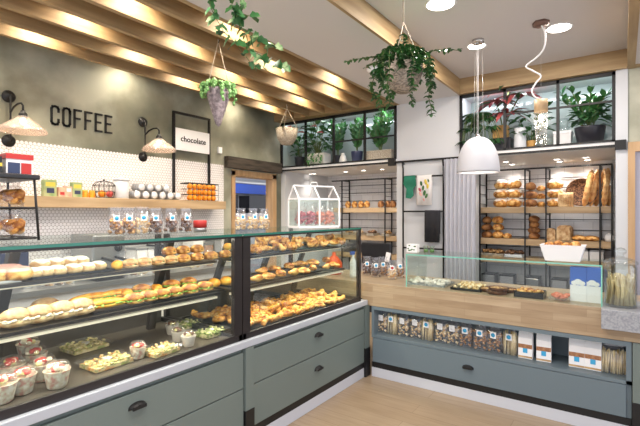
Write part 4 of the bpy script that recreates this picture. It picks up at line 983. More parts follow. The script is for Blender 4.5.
def flat_basket(label, px, Y, z, w, m='cookie', rim='basketl'):
    x = xY(px, Y); t = thing('pastry_basket', label, 'basket', (x, Y, z)); b = MB().box(-w/2, w/2, -.1, .1, 0, .008)
    for q in ((-w/2, -w/2+.008, -.1, .1), (w/2-.008, w/2, -.1, .1), (-w/2, w/2, -.1, -.092), (-w/2, w/2, .092, .1)): b.box(*q, .008, .035)
    b.build('basket', M[rim], t); b = MB(); g = random.Random(int(px))
    for i in range(int(w*110)): b.ell((g.uniform(-w/2+.03, w/2-.03), g.uniform(-.07, .07), .04+g.uniform(0, .03)), (.03, .024, .018), Euler((g.uniform(-.6, .6), g.uniform(-.6, .6), g.uniform(0, 3))).to_matrix(), 8, 6, .1)
    b.build('pastries', M[m], t)['kind'] = 'stuff'
flat_basket('basket of dark golden pastries on the lowest rack shelf by the curtain', 494, 5.92, Z3, .3); flat_basket('white basket of thin brown rusks on the lowest rack shelf', 515, 5.9, Z3, .22, 'cookied', 'paper')
for i, px in enumerate((568, 583, 596)):
    t = thing('storage_box', ('grey striped box nearest the bowl on the lowest rack shelf', 'white box in the middle of three on the lowest rack shelf', 'white box beside the end post on the lowest rack shelf')[i], 'box', (xY(px, 5.96), 5.96, Z3)); MB().box(-.075, .075, -.1, .1, 0, .11).build('box', M['header'], t, bev=.004); MB().box(-.079, .079, -.104, .104, .11, .13).build('lid', M['greyp'], t)
for i, px in enumerate((490, 508, 533, 560, 590)):
    t = thing('storage_tub', '%s grey lidded tub from the curtain on the charcoal cabinet' % ORD[i], 'tub', (xY(px, 5.98), 5.98, .575), 0, 'grey tubs under the bread rack'); MB().box(-.08, .08, -.1, .1, 0, .12).build('tub', M['greyp'] if i % 2 else M['steel'], t, bev=.01); MB().box(-.085, .085, -.105, .105, .12, .135).build('lid', M['blackp'], t, bev=.004)
# left rack
Z1, Z2, Z3 = LZ[0]+.0755, LZ[1]+.0755, LZ[2]+.0755
KX = k_bun('small_loaf', .1, .09, .11, 'crust')
for i, px in enumerate((348, 354.5, 361, 367)): KX.put((xY(px, 6.0), 6.0, Z1), 0, '%s small golden loaf from the lantern on the far rack top shelf' % ORD[i], 'small loaves on the far rack')
for i, px in enumerate((381, 388, 393)): KFd.put((xY(px, 6.02), 6.02, Z1), 0, ('dark loaf left of the far rack post', 'larger dark loaf beside the white pier on the far rack', 'dark loaf touching the white pier on the far rack')[i], 'dark loaves on the far rack', (.75, .55, 1.1))
for i, px in enumerate((349, 360, 373, 388)): flat_basket('%s pastry basket from the lantern on the second far rack shelf' % ORD[i], px, 6.0, Z2, .14, ('cookie', 'cookiep', 'cookied', 'cookie')[i])
for i, px in enumerate((350, 366, 383)):
    t = thing('storage_tub', ('dark tub on the lowest far rack shelf nearest the lantern', 'dark tub in the middle of the lowest far rack shelf', 'dark tub on the lowest far rack shelf by the pier')[i], 'tub', (xY(px, 6.03), 6.03, Z3)); MB().box(-.09, .09, -.075, .075, 0, .14).build('tub', M['potd'], t, bev=.01); MB().box(-.095, .095, -.08, .08, .14, .155).build('lid', M['steel'], t, bev=.004)
# ================================================================ CURTAIN, LADDER, TOWELS
b = MB(); x0, x1, n = xY(444, 4.93), xY(476, 4.93), 72; rows = []
for z in (.0, .7, 1.4, 2.13):
    f, k = [], []
    for i in range(n+1):
        u = i/n; y = 4.925+.022*math.sin(u*math.pi*15+.3*math.sin(z*2)); x = x0+(x1-x0)*u+.006*math.sin(z*3)
        f.append(b.bm.verts.new((x, y-.002, z))); k.append(b.bm.verts.new((x, y+.002, z)))
    rows.append((f, k))
for (f, k), (f2, k2) in zip(rows, rows[1:]):
    for i in range(n): b._f([f[i], f[i+1], f2[i+1], f2[i]], True); b._f([k[i+1], k[i], k2[i], k2[i+1]], True)
tag(b.build('curtain', M['curtain']), 'pale grey pleated curtain hanging beside the white pier', 'curtain')
lx0, lx1, ly = -2.222, -1.715, 4.93
t = thing('towel_ladder', 'black steel ladder frame hanging on the white pier', 'ladder rack', (-1.97, ly, .7), world=True)
for x in (lx0, lx1): MB().tube([(x, 4.955, 2.11), (x, ly-.02, 2.135), (x, ly-.015, 2.1), (x, ly, 2.05), (x, ly, .7)], .011, 8).build('side_rail', M['black'], t)
for z in (1.945, 1.525, 1.08): MB().bar((lx0, ly, z), (lx1, ly, z), .02).build('rung', M['black'], t)
def towel(name, label, xa, xb, zr, zl, m, cat='towel', wav=.006):
    b = MB(); n = 10; q = []
    prof = [(ly-.016, zl), (ly-.016, zr-.01), (ly-.012, zr+.011), (ly, zr+.015), (ly+.012, zr+.011), (ly+.016, zr-.01), (ly+.016, zl+.1)]
    for (y, z) in prof: q.append([b.bm.verts.new((xa+(xb-xa)*i/n, y-(wav*math.sin(i*1.7) if z < zr-.02 else 0)*(1 if y < ly else -1), z)) for i in range(n+1)])
    for A, B in zip(q, q[1:]):
        for i in range(n): b._f([A[i], A[i+1], B[i+1], B[i]], True)
    o = b.build(name, m); s = o.modifiers.new('s', 'SOLIDIFY'); s.thickness = .003; return tag(o, label, cat)
b = MB(); xa, xb = xY(405, ly), xY(416, ly)
P = [(xa, 1.955), (xb, 1.955), (xb+.01, 1.84), (xb-.03, 1.79), (xb-.02, 1.72), (xb-.06, 1.68), (xa+.02, 1.69), (xa+.03, 1.80), (xa-.01, 1.86)]
b.poly([(x, ly-.03, z) for x, z in P], (0, .014, 0)); b.box(xa, xb, ly-.03, ly+.016, 1.957, 1.962)
tag(b.build('green_cloth', M['green_cloth'], bev=.004), 'crumpled dark green cloth hanging on the top rung', 'cloth')
tw = towel('floral_towel', 'white tea towel with yellow and pink flowers on the top rung', xY(417, ly), xY(432, ly), 1.945, 1.60, M['floral'])
b = MB(); g = random.Random(3); xa, xb = xY(418, ly), xY(431, ly); cols = [M['yellow'], M['leaf'], M['pink'], M['rosy']]
for (u, v, r, c) in ((.65, .85, .035, 0), (.8, .68, .03, 0), (.3, .8, .03, 1), (.45, .62, .03, 1), (.55, .42, .035, 1), (.2, .55, .028, 3), (.25, .38, .03, 2), (.7, .3, .03, 1), (.85, .9, .02, 1), (.5, .15, .02, 2)):
    b.mi = c; b.ell((xa+(xb-xa)*u, ly-.0235, 1.62+.3*v), (r*.5, .0015, r), T3(ry=g.uniform(-.6, .6)).to_3x3(), 9, 6)
b.build('flower_print', cols, tw)
towel('charcoal_towel', 'charcoal towel hanging on the middle rung of the ladder', xY(425, ly), xY(440, ly), 1.525, 1.16, M['charcoal'])
# ================================================================ PLANTS
def zz(b, g, n, h, spread, L=.075, W=.032, lean=(0, 0), bl=.25):
    for s in range(n):
        a = 2*math.pi*s/n+g.uniform(-.3, .3); hh = h*g.uniform(.75, 1.05); sp = spread*g.uniform(.5, 1.1); P = []
        for k in range(9):
            u = k/8; P.append(Vector((math.cos(a)*sp*u**1.6+lean[0]*u, math.sin(a)*sp*.6*u**1.6+lean[1]*u, hh*u)))
        b.mi = 1; b.tube(P, .005, 5); b.mi = 0
        for k in range(2, 9):
            d = (P[k]-P[k-1]).normalized()
            for sd in (-1, 1):
                w = Vector((-math.sin(a), math.cos(a)*.8, .1))*sd if k % 2 else Vector((math.cos(a)*sd, sd*.3, .2))
                b.leaf(P[k], w+d*.9, L*g.uniform(.8, 1.1), W, (0, 0, 1) if abs(d.z) < .9 else (math.cos(a), math.sin(a), 0), droop=.15)
        b.leaf(P[8], (P[8]-P[7]), L, W, (1, 0, 0), 0)
PZ = HZ1+.0005
def planter(name, label, px, Y, r, h, pm, grow, leafm, square=False, rx=None):
    t = thing(name, label, 'plant', (xY(px, Y), Y, PZ), group='potted plants above the header')
    if square: b = MB().box(-rx, rx, -r, r, 0, h)
    else: b = MB().lathe([(0, 0), (r*.78, 0), (r*.98, h*.93), (r, h), (r*.9, h), (r*.88, h*.9), (0, h*.88)], n=22)
    b.build('pot', M[pm], t, bev=.004 if square else 0); MB().lathe([(0, h*.885), (r*.85, h*.885), (r*.85, h*.91), (0, h*.93)]).build('soil', M['soil'], t)
    b = MB(); grow(b, random.Random(int(px)), h)
    b.build('foliage', [M[leafm], M['stem'], M['flower']], t)
    return t
def lift(f, h):
    def g_(b, g, hh):
        n0 = len(b.bm.verts); f(b, g)
        b.bm.verts.ensure_lookup_table(); bmesh.ops.translate(b.bm, verts=b.bm.verts[n0:], vec=(0, 0, h*.85))
    return g_
def bushy(n, h, sp, L, W, shape=0):
    def f(b, g):
        for i in range(n):
            a = g.uniform(0, 6.28); r = sp*math.sqrt(g.random()); z = h*g.uniform(.15, 1); p = Vector((r*math.cos(a), r*.7*math.sin(a), z))
            if i % 4 == 0: b.mi = 1; b.tube([(p.x*.1, p.y*.1, -.02), (p.x*.6, p.y*.6, z*.6), p], .004, 5)
            b.mi = 0; b.leaf(p, (math.cos(a)+g.uniform(-.5, .5), math.sin(a)+g.uniform(-.5, .5), g.uniform(-.3, .8)), L*g.uniform(.7, 1.1), W, shape=shape)
    return f
planter('potted_shrub', 'small leafy plant in a dark pot at the corner above the doorway end', 300, 5.2, .085, .17, 'potd', lift(bushy(50, .38, .11, .12, .07), .17), 'leaf')
def anth(b, g):
    bushy(90, .5, .2, .13, .085, 1)(b, g)
    for (x, y, z) in ((-.12, -.08, .6), (-.02, -.12, .55), (.05, -.1, .4), (-.18, -.1, .34), (.16, -.1, .3)): b.mi = 1; b.tube([(0, 0, 0), (x*.6, y*.5, z*.7), (x, y, z)], .004, 5); b.mi = 2; b.leaf((x, y, z), (-.6, -.6, .1), .1, .09, shape=2, droop=.1)
    for i in range(5):
        x = -.12+i*.06; b.mi = 0
        for k in range(6): b.leaf((x+.02*math.sin(k), -.12, .0-.03*k+.02), (g.uniform(-1, 1), -.6, -.5), .05, .04, shape=1)
planter('potted_anthurium', 'red-flowered anthurium in a pale square planter above the far rack', 318, 5.12, .09, .18, 'potw', lift(anth, .18), 'leaf', True, .17)
planter('potted_plant', 'tall dark-leaved plant beside the second steel frame post', 338, 5.25, .07, .15, 'potd', lift(lambda b, g: zz(b, g, 8, .5, .14, .1, .045), .15), 'leafd')
t = thing('vase', 'small pale vase between two potted plants above the far rack', 'vase', (xY(343, 5.12), 5.12, PZ)); MB().lathe([(0, 0), (.045, 0), (.055, .05), (.04, .11), (.022, .14), (.026, .155), (.018, .155), (0, .12)]).build('vase', M['potw'], t)
planter('potted_plant', 'upright green plant in a navy pot above the far rack', 357, 5.18, .085, .17, 'potn', lift(lambda b, g: zz(b, g, 8, .42, .16, .1, .045), .17), 'leaf')
t = planter('potted_plant', 'wide upright green plant in a woven planter beside the pier', 381, 5.2, .1, .15, 'basketl', lift(lambda b, g: (zz(b, g, 8, .5, .15, .1, .045, (.05, 0)), zz(b, g, 6, .36, .14, .1, .045, (-.1, 0))), .15), 'leaf', True, .2)
# right transom
def fern(b, g):
    for i in range(26):
        a = g.uniform(-2.2, 1.9); L = g.uniform(.22, .36)*(.5 if math.cos(a) < 0 else 1); P = [Vector((math.cos(a)*L*u, math.sin(a)*L*.35*u-.2*u, .28*math.sin(u*2.6)-.28*u*u+.1)) for u in [k/7 for k in range(8)]]
        b.mi = 1; b.tube(P, .003, 4); b.mi = 0
        for k in range(1, 8):
            for sd in (-1, 1): b.leaf(P[k], (-math.sin(a)*sd+math.cos(a)*.5, math.cos(a)*sd*.6+math.sin(a)*.5, -.35), .09, .028)
planter('potted_fern', 'drooping dark fern behind the curtain-side frame post', 474, 5.2, .08, .14, 'potd', lift(fern, .2), 'leafd')
def cordy(b, g):
    for c, (cx, cz) in enumerate(((-.06, .26), (.07, .46), (.16, .3), (0.04, .12))):
        b.mi = 1; b.tube([(0, 0, -.02), (cx*.5, 0, cz*.5), (cx, 0, cz)], .008, 6)
        for i in range(18):
            a = i*2.4; b.mi = 0 if (i+c) % 4 else 3; b.leaf((cx, 0, cz-.02+i*.004), (math.cos(a), math.sin(a)*.5-.3, .5-.05*i+.2), g.uniform(.22, .32), .068, droop=.5)
t = thing('potted_cordyline', 'crimson-leaved cordyline in an ochre pot on a black box', 'plant', (xY(501, 5.15), 5.15, PZ+.155)); MB().box(-.075, .075, -.07, .07, 0, .14).build('pot', M['ochre'], t, bev=.004)
b = MB(); cordy(b, random.Random(3)); bmesh.ops.translate(b.bm, verts=b.bm.verts[:], vec=(0.02, 0, .13)); b.build('foliage', [M['leafr'], M['stem'], M['flower'], M['leafd']], t)
t = thing('plant_box', 'black box carrying the ochre pot above the curtain side', 'box', (xY(501, 5.2), 5.2, PZ)); MB().box(-.12, .12, -.1, .1, 0, .14).build('box', M['potd'], t); MB().box(-.125, .125, -.105, .105, .14, .154).build('rim', M['blackp'], t)
t = thing('vase', 'tall white vase standing beside the black box and cordyline', 'vase', (xY(520, 5.15), 5.15, PZ)); MB().lathe([(0, 0), (.06, 0), (.064, .05), (.06, .24), (.055, .25), (.05, .24), (0, .22)]).build('vase', M['white'], t)
planter('potted_plant', 'leafy green plant in an ochre pot behind the hanging fibre lamp', 531, 5.22, .05, .11, 'ochre', lift(bushy(50, .36, .2, .12, .06), .11), 'leaf')
t = thing('planter_box', 'grey-green empty planter under the fibre lamp', 'planter', (xY(549, 5.2), 5.2, PZ)); MB().lathe([(0, 0), (.05, 0), (.06, .11), (.055, .115), (.05, .1), (0, .09)]).build('pot', M['cab'], t); MB().lathe([(0, .091), (.049, .095), (0, .1)]).build('soil', M['soil'], t)
t = thing('storage_box', 'white lidded box carrying a glass cylinder above the header', 'box', (xY(563, 5.22), 5.22, PZ)); MB().box(-.08, .08, -.08, .08, 0, .15).build('box', M['header'], t); MB().box(-.085, .085, -.085, .085, .15, .175).build('lid', M['paper'], t)
t = thing('glass_cylinder', 'round pale glass cylinder on the white lidded box', 'jar', (xY(563, 5.22), 5.22, PZ+.176)); MB().lathe([(0, 0), (.06, 0), (.062, .12), (.055, .135), (0, .137)]).build('cylinder', M['jarg'], t)
planter('potted_plant', 'large green plant in a wide black pot beside the end post', 590, 5.18, .14, .19, 'potd', lift(lambda b, g: (zz(b, g, 9, .4, .24, .11, .05, (-.06, 0)), bushy(60, .26, .14, .11, .06)(b, g)), .19), 'leaf')
# ---- hanging plants
def ropes(t, top, rim, r, n=3, rr=.004, knot=.12):
    for k in range(n):
        a = 2*math.pi*k/n+.5; MB().tube([(0, 0, top-knot), (r*math.cos(a), r*math.sin(a), rim)], rr, 5).build('rope', M['rope'], t)
    MB().tube([(0, 0, top), (0, 0, top-knot)], rr*1.5, 6).build('rope', M['rope'], t); MB().tube([(0, 0, top), (.012, 0, top-.012), (0, 0, top-.03)], .003, 5).build('hook', M['black'], t)
def vine(b, g, P, L, W, step=1, shape=2, n=2):
    b.mi = 1; b.tube(P, .003, 5); b.mi = 0
    for k in range(1, len(P), step):
        for q in range(n):
            a = g.uniform(0, 6.28); b.leaf(P[k], (math.cos(a), math.sin(a), g.uniform(-.5, .4)), L*g.uniform(.7, 1.2), W*g.uniform(.8, 1.1), shape=shape)
# wicker bowl with trailing vines under the tray ceiling
bx, by = -1.26, 2.8; d_ = -sY*bx+cY*by; zr = CH+(HOR-66)*d_/FPX
t = thing('hanging_plant', 'trailing small-leaved plant in a wicker bowl hanging below the white ceiling', 'plant', (bx, by, zr))
MB().lathe([(0, -.19), (.05, -.185), (.1, -.14), (.13, -.06), (.135, 0), (.128, .0), (.12, -.05), (.08, -.12), (0, -.15)], n=26).build('bowl', M['basket'], t)
b = MB(); g = random.Random(12)
for i in range(17):
    a = 2*math.pi*i/17+.25; L = (.14, .22, .42, .12, .3)[i % 5]; P = []
    for k in range(16):
        u = k/15; o_ = .07+.14*min(1, u*2.2)*(.7+.5*((i*7) % 5)/5); P.append(Vector((o_*math.cos(a)+.01*math.sin(k), o_*math.sin(a), .03+.06*math.sin(min(1, u*2)*math.pi)-L*max(0, u-.3)*1.2)))
    vine(b, g, P, .037, .026, n=5)
for a, L in ((3.4, .38), (2.9, .3), (0.4, .32), (1.2, .2)):
    vine(b, g, [Vector((math.cos(a)*(.05+L*u), math.sin(a)*(.05+L*u), .06+.1*u-.08*u*u)) for u in [k/11 for k in range(12)]], .035, .025, n=3)
for i in range(5): vine(b, g, [Vector((.04*math.cos(i*1.3), .04*math.sin(i*1.3), .02+.2*u*(.5+.1*i))) for u in [k/6 for k in range(7)]], .04, .03, n=3)
b.build('foliage', [M['leaf'], M['stem']], t)['kind'] = 'stuff'; ropes(t, TC-zr, 0, .13, 3, .004, .2)
# bark cone with succulents below the slats
bx, by = -2.6, 2.3; d_ = -sY*bx+cY*by; zr = CH+(HOR-90)*d_/FPX; zt_ = CH+(HOR-127)*d_/FPX
t = thing('hanging_plant', 'pale green succulents in a pointed bark cone hanging below the wooden slats', 'plant', (bx, by, zr)); h = zr-zt_
MB().lathe([(0, -h), (.02, -h*.93), (.05, -h*.6), (.085, -h*.2), (.1, 0), (.092, 0), (.06, -.05), (0, -.06)], n=22, wob=.04).build('cone', M['bark'], t)
b = MB(); g = random.Random(5)
for i in range(13):
    a = 2*math.pi*i/13; L = g.uniform(.02, .13); P = [Vector(((.05+.075*min(1, u*2))*math.cos(a), (.05+.075*min(1, u*2))*math.sin(a), .02+.03*math.sin(u*3)-L*u*u)) for u in [k/9 for k in range(10)]]
    for p in P:
        for q in range(3): b.ell(p+Vector((g.uniform(-.012, .012), g.uniform(-.012, .012), g.uniform(-.01, .01))), (.011, .011, .013), None, 7, 5)
b.build('succulents', M['leafl'], t)['kind'] = 'stuff'; ropes(t, TB-zr, 0, .095, 2, .003, .02)
# round wicker basket near the corner
bx, by = -3.45, 4.17; d_ = -sY*bx+cY*by; zr = CH+(HOR-129)*d_/FPX
t = thing('hanging_plant', 'small plant in a pale round wicker basket hanging near the corner', 'plant', (bx, by, zr))
MB().lathe([(0, -.2), (.07, -.195), (.12, -.12), (.142, 0), (.132, 0), (.11, -.06), (0, -.08)], n=24).build('basket', M['basketl'], t)
b = MB(); g = random.Random(6)
for i in range(80):
    a = g.uniform(0, 6.28); r = .12*math.sqrt(g.random()); b.mi = 0 if i % 3 else 1; b.leaf((r*math.cos(a), r*math.sin(a), -.01), (math.cos(a), math.sin(a), g.uniform(.2, 1.2)), .06, .03)
b.build('foliage', [M['leaf'], M['leafr']], t)['kind'] = 'stuff'; ropes(t, TB-zr, 0, .138, 3, .004, .05)
# ivy hanging into the top of the view
t = thing('hanging_ivy', 'variegated ivy trailing from a pot hung below the ceiling beam', 'plant', (-1.7, 1.38, 2.62))
MB().lathe([(0, 0), (.07, 0), (.1, .12), (.105, .13), (.09, .12), (0, .1)], n=20).build('pot', M['potw'], t)
b = MB(); g = random.Random(14)
def wv(px, py, X): p = at(px, py, X=X); return Vector(p)-Vector((-1.7, 1.38, 2.62))
o_ = Vector((0, 0, .11))
for pth, X in ((((208, -8), (211, 8), (216, 18), (224, 32), (236, 43), (250, 62), (262, 68)), -1.72), (((232, -8), (232, 6), (240, 14), (250, 16)), -1.66), (((236, 12), (242, 28), (252, 36), (262, 42), (275, 46)), -1.66), (((246, 34), (250, 50), (262, 56), (276, 62), (288, 66)), -1.7), (((241, -6), (240, 8), (236, 20)), -1.7)):
    P0 = [wv(x, y, X) for x, y in pth]; P = []
    for a, c in zip(P0, P0[1:]):
        for u in (0, .5): P.append(a.lerp(c, u))
    P.append(P0[-1]); b.mi = 1; b.tube(P, .0022, 5)
    if pth[0][1] < 0: b.tube([o_, (o_+P[0])/2+Vector((0, 0, .08)), P[0]], .0022, 5)
    for k, p in enumerate(P):
        big = .062 if 3 < k < 9 else .04
        for q in range(2): a = g.uniform(0, 6.28); b.mi = 0 if g.random() < .6 else 2; b.leaf(p, (math.cos(a), math.sin(a), g.uniform(-.8, .2)), big*g.uniform(.8, 1.2), big*.95, shape=1, up=(.3, -1, .6))
for i in range(12): a = g.uniform(0, 6.28); b.mi = 0; p = wv(240+g.uniform(-9, 9), 12+g.uniform(-9, 10), -1.68); b.leaf(p, (math.cos(a), math.sin(a), -.4), .055, .05, shape=1, up=(.3, -1, .6))
b.build('foliage', [M['leaf'], M['stem'], M['leafv']], t)['kind'] = 'stuff'; ropes(t, TB-2.62, .13, .1, 3, .004, .08)
# ================================================================ CEILING FIXTURES
def clight(x, y, z, r, lab, e):
    t = thing('ceiling_light', lab, 'ceiling light', (x, y, z), 0, 'round recessed lights in the white ceiling')
    MB().lathe([(r, -.002), (r*1.12, -.004), (r*1.15, .0), (r, .0)], n=28).build('trim_ring', M['paper'], t)
    MB().lathe([(0, -.003), (r*.98, -.003), (r*.98, 0), (0, 0)], n=28).build('diffuser', M['lamp'], t)
    light('AREA', 'ceiling_area_light', (x, y, z-.012), e, 'fff4ea', r*1.8)
p = at(440.5, 4, Z=TC); clight(p[0], p[1], TC, .1, 'round recessed ceiling light nearest the top edge, right of the big hanging basket', 20)
p = at(559, 28, Z=TC); clight(p[0], p[1], TC, .09, 'round recessed ceiling light beside the copper canopy', 18)
p = at(476.5, 46, Z=TC); clight(p[0], p[1]-.0, TC, .075, 'round recessed ceiling light behind the chrome canopy of the white pendant', 12)
for (x, y) in ((-.5, 1.7), (-1.0, .6), (-.4, -.8)): light('AREA', 'ceiling_area_light', (x, y, TC-.012), 26, 'fff4ea', .2)  # added lamps out of view, without fixtures, for general brightness
for x, y in ((-1.95, .9), (-1.95, 2.2)): light('AREA', 'ceiling_area_light', (x, y, TB-.012), 20, 'fff4ea', .15)  # more added lamps without fixtures, brightening the room from the middle band
p = at(372, 68, Z=TB); t = thing('smoke_detector', 'small white round detector on the ceiling behind the hanging bowl', 'detector', (p[0], p[1], TB)); MB().lathe([(0, -.045), (.03, -.045), (.05, -.025), (.055, 0), (0, 0)]).build('body', M['paper'], t); MB().lathe([(0, -.06), (.022, -.058), (.026, -.0455), (0, -.045)]).build('sensor', M['greyp'], t)
# downlights in the soffits
t = thing('downlight', '', 'downlight', group='small downlights in the niche soffits'); MB().lathe([(.032, -.002), (.042, -.004), (.043, 0), (.032, 0)], n=20).build('trim_ring', M['paper'], t); MB().lathe([(0, -.002), (.031, -.002), (.031, 0), (0, 0)], n=20).build('lens', M['lamp'], t)
K = Kind(t)
for i, px in enumerate((300, 314, 345.6, 363.4, 382)):
    x = xY(px, 5.56); x = max(x, -4.1); x += 0; K.put((x, 5.56, HZ0), 0, '%s downlight from the doorway corner in the far niche soffit' % ORD[i]); light('SPOT', 'downlight_lamp', (x+(.12 if i < 2 else 0), 5.56, HZ0-.01), 9 if i < 2 else 20, 'fff6ea', .03, (0, 0, 0), 130, .8)
for i, (x, y) in enumerate(((-1.18, 5.64), (-.637, 5.72), (-.347, 5.72), (-1.176, 5.98), (-.637, 6.0), (-.348, 6.0))):
    K.put((x, y, HZ0), 0, '%s downlight of the %s row in the soffit near the curtain' % (ORD[i % 3], ('front', 'rear')[i//3])); light('SPOT', 'downlight_lamp', (x, y, HZ0-.01), 13, 'fff6ea', .03, (0, 0, 0), 130, .8)
for x0, x1, n in ((-4.2, -2.4, 'far transom niche behind the hanging baskets'), (-1.5, -.1, 'transom niche behind the two pendant lamps')):  # glowing strips added to brighten the transom niches
    tag(MB().box(x0, x1, WB+.05, WB+.075, TB-.012, TB-.001).build('fill_strip', M['led2']), 'added fill strip under the ceiling of the '+n, 'fill strip')
    light('AREA', 'transom_fill', ((x0+x1)/2, WB+.09, TB-.015), 9, 'f2f8ff', x1-x0, (R(25), 0, 0), sy=.02)  # added fill light for the niche panel and plants
# white dome pendant
p = at(478, 40, Z=TC); px_, py_ = p[0], p[1]; d_ = -sY*px_+cY*py_; zb = CH+(HOR-171)*d_/FPX; zt2 = CH+(HOR-137)*d_/FPX
t = thing('pendant_lamp', 'large white dome pendant lamp on three thin wires', 'pendant lamp', (px_, py_, zb)); H = zt2-zb; r = 20.3*d_/FPX
pr = [(r*math.sin(a)**.82 if a else 0, H*math.cos(a)) for a in [R(90)*k/12 for k in range(13)]]; pr = [(0, H)]+pr[1:]+[(r*1.0, -.012)]
inn = [(x*.965, z-.006) for x, z in reversed(pr[1:])]
MB().lathe(pr+inn+[(0, H-.008)], n=40).build('shade', M['domew'], t)
MB().ell((0, 0, H*.42), (.05, .05, .06)).build('bulb', M['bulb'], t)
MB().lathe([(0, H), (.02, H), (.018, H+.025), (0, H+.027)]).build('cap', M['chrome'], t)
for a in (0, 2.1, 4.2): MB().tube([(.035*math.cos(a), .035*math.sin(a), TC-zb-.02), (.045*math.cos(a), .045*math.sin(a), H*.97)], .0016, 5).build('wire', M['alu'], t)
MB().tube([(0, 0, TC-zb-.02), (0, 0, H+.02)], .003, 6).build('cord', M['paper'], t)
MB().lathe([(0, TC-zb-.03), (.05, TC-zb-.03), (.052, TC-zb), (0, TC-zb)]).build('ceiling_canopy', M['chrome'], t)
light('POINT', 'pendant_bulb', (px_, py_, zb+H*.25), 5, 'ffeeda', .04)
# fibre pendant with a curling cord
p = at(541, 22, Z=TC); qx, qy = p[0], p[1]; d_ = -sY*qx+cY*qy; f_ = lambda yy: CH+(HOR-yy)*d_/FPX; zb = f_(147)
t = thing('pendant_lamp', 'slim pendant lamp of clear fibres under a wooden cap, on a curling white cord', 'pendant lamp', (qx, qy, zb)); T_ = f_(100)-zb; T2 = f_(112)-zb; C_ = TC-zb
MB().lathe([(0, T2), (.05, T2), (.05, T_), (0, T_)], n=24).build('wooden_cap', M['shelfw'], t)
b = MB(); g = random.Random(2)
for i in range(34):
    a = 2*math.pi*i/34; r0 = .045; zz_ = g.uniform(0, .06); b.tube([(r0*math.cos(a), r0*math.sin(a), T2), (r0*.95*math.cos(a+.1), r0*.95*math.sin(a+.1), T2*.5), (r0*g.uniform(.5, .9)*math.cos(a+.2), r0*g.uniform(.5, .9)*math.sin(a+.2), zz_)], .0022, 4)
b.build('fibres', M['plastic'], t)['kind'] = 'stuff'
MB().ell((0, 0, T2-.05), (.02, .02, .035)).build('bulb', M['softbulb'], t); MB().ell((0, 0, .04), (.01, .01, .014)).build('tip_light', M['softbulb'], t)
pts = [(541, 22), (545, 33), (544, 48), (536, 58), (526, 66), (533, 71), (541, 76), (536, 83), (532, 91), (535, 97), (539, 100)]
P0 = [Vector(((x-541)*d_/FPX*cY, (x-541)*d_/FPX*sY, f_(y)-zb)) for x, y in pts]; P0[0] = Vector((0, 0, C_-.02)); P0[-1] = Vector((0, 0, T_)); P = []
for i in range(len(P0)-1):
    a, b_, c, d = P0[max(i-1, 0)], P0[i], P0[i+1], P0[min(i+2, len(P0)-1)]
    for u in (0, .25, .5, .75): P.append(.5*((2*b_)+(c-a)*u+(2*a-5*b_+4*c-d)*u*u+(3*b_-a-3*c+d)*u**3))
P.append(P0[-1]); MB().tube(P, .0065, 7).build('cord', M['paper'], t); MB().tube([(0, 0, C_-.02), (0, 0, T_)], .001, 4).build('wire', M['alu'], t)
MB().lathe([(0, C_-.03), (.06, C_-.03), (.064, C_-.0), (0, C_)], n=6).build('ceiling_canopy', M['copper'], t)
light('POINT', 'fibre_bulb', (qx, qy, zb+T2-.1), 2, 'ffeeda', .02)
# ================================================================ BACK COUNTER BEHIND THE CASES
t = thing('back_counter', 'white work counter under the tiled coffee wall, seen through the cases', 'counter', (-3.95, 1.5, 0), world=True)
MB().box(WL+.01, -3.7, -.5, 3.7, 0, .87).build('body', M['header'], t); MB().box(WL+.01, -3.66, -.5, 3.72, .87, .91).build('top', M['steel'], t)
cx = -3.95
y_ = yX(100, cx); t = thing('coffee_machine', 'steel coffee machine with a round dark gauge, behind the sugared rolls', 'coffee machine', (cx, y_, .911))
MB().box(-.2, .2, -.17, .13, .03, .4).build('body', M['steel'], t, bev=.015); MB().box(-.18, .24, -.15, .12, 0, .05).build('drip_tray', M['blackp'], t)
MB().lathe([(0, 0), (.035, 0), (.035, .012), (0, .014)], T=Matrix.Translation((.2, .06, .28)) @ Matrix.Rotation(R(90), 4, 'Y')).build('gauge', M['blackp'], t)
for dy in (-.08, .04): MB().tube([(.2, dy, .2), (.27, dy, .19), (.36, dy, .18)], .014).build('handle', M['blackp'], t)
t = thing('paper_cup', '', 'cup', group='stacks of paper cups on the work counter'); MB().lathe([(0, 0), (.03, 0), (.042, .1), (.038, .1), (0, .09)]).build('cup', M['paper'], t); MB().lathe([(.034, .04), (.0385, .07), (.039, .07), (.0345, .04)]).build('sleeve', M['tan'], t); K = Kind(t)
for i, px in enumerate((28, 42, 56, 70)):
    for q in range(3): K.put((cx+.1, yX(px, cx+.1), .911+q*.03), 0, 'paper cup of the %s nested stack from the view edge, %s' % (ORD[i], ('bottom', 'middle', 'top')[q]))
for i, (px, w, h, m) in enumerate(((140, .2, .22, 'paper'), (158, .16, .26, 'charcoal'), (178, .2, .18, 'silver'), (193, .14, .3, 'paper'), (204, .12, .22, 'brownp'), (213, .1, .26, 'greyp'), (10, .2, .3, 'potn'))):
    t = thing('kitchen_canister', ('white box behind the ciabatta sandwiches on the work counter', 'charcoal box next to the white one on the work counter', 'silver box behind the pile of filled rolls', 'tall white box behind the silver one on the work counter', 'brown box on the work counter, second from its doorway end', 'grey box at the doorway end of the work counter', 'navy box behind the pink doughnuts')[i], 'box', (cx-.12, yX(px, cx-.12), .911)); MB().box(-.1, .1, -w/2, w/2, 0, h).build('box', M[m], t, bev=.01); MB().box(-.103, .103, -w/2-.003, w/2+.003, h, h+.025).build('lid', M['steel'], t, bev=.004)
G = 'bags of biscuits on the work counter'
for i, px in enumerate((46, 56, 66, 120, 131, 142, 153, 164, 196, 208)):
    (KB, KBd, KBp)[i % 3].put((-3.75, yX(px, -3.75), .911), -.3, '%s biscuit bag from the view edge on the work counter behind the long case' % ORD[i], G, 1.5)
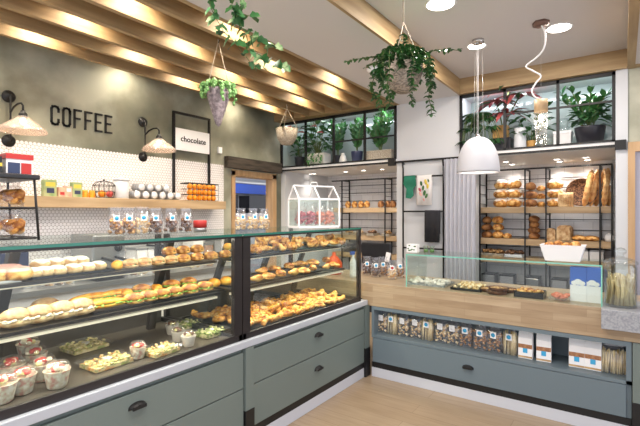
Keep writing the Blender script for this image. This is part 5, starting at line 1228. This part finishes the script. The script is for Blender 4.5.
# ---- beyond the doorway: blue blind, dark oven, shelf
bx = -6.2
t = thing('blue_blind', 'blue roller blind in the room beyond the oak doorway', 'blind', (bx, 6.2, 1.9), world=True); MB().box(bx, bx+.02, 5.0, 7.3, 1.9, 2.1).build('cloth', M['bluewall'], t); MB().tube([(bx+.02, 5.2, 2.12), (bx+.02, 7.3, 2.12)], .03).build('roller', M['alu'], t)
t = thing('kitchen_cupboard', 'grey cupboard with a dark open bay beyond the doorway', 'cupboard', (bx, 6.3, 0), world=True); MB().box(-6.29, -5.9, 5.3, 7.4, 0, 1.5).build('body', M['greyp'], t); MB().box(-6.28, -6.0, 6.1, 7.3, 1.51, 1.85).build('bay', M['blackp'], t); MB().box(-6.28, -6.0, 5.3, 5.8, 1.51, 1.86).build('side_unit', M['charcoal'], t)
light('AREA', 'passage_lamp', (-5.3, 5.6, 2.55), 25, 'f4f6ff', .5)
#@@TAIL
# ================================================================ LIGHT AND CAMERA
for k, (x, ys) in enumerate(((-4.08, (.8, 2.31, 3.8)), (-3.76, (0, 1.52, 2.98, 4.3)), (-3.49, (.8, 2.26, 3.7)), (-3.22, (.1, 1.62, 3.1, 4.3)), (-2.95, (.9, 2.37, 3.75)), (-2.68, (.2, 1.7, 3.15, 4.2)), (-2.42, (.9, 2.4, 3.85)))):
    for y in ys: light('SPOT', 'bay_spotlight', (x+.05, y+(.15 if k == 0 else 0), TC+.045), 26 if k == 0 else 42, 'fff0d8', .03, (0, R(10), 0), 140, 1)
cam = bpy.data.cameras.new('camera'); co = bpy.data.objects.new('camera', cam); COL.objects.link(co)
co.location = (0, 0, CH); co.rotation_euler = (R(90), 0, YAW)
cam.sensor_width = 36; cam.lens = FPX*36/640; cam.shift_y = (HOR-213)/640; cam.clip_start = .05
SC.camera = co
w = bpy.data.worlds.new('world'); SC.world = w; w.use_nodes = True
w.node_tree.nodes['Background'].inputs[0].default_value = S('eef1fa'); w.node_tree.nodes['Background'].inputs[1].default_value = 2.1
SC.view_settings.view_transform = 'Standard'; SC.view_settings.look = 'None'; SC.view_settings.exposure = -.12; SC.view_settings.gamma = 1
SC.cycles.transparent_max_bounces = 32; SC.cycles.max_bounces = 8; SC.cycles.use_denoising = True
for o in SC.objects:
    if '_o' in o: del o['_o']
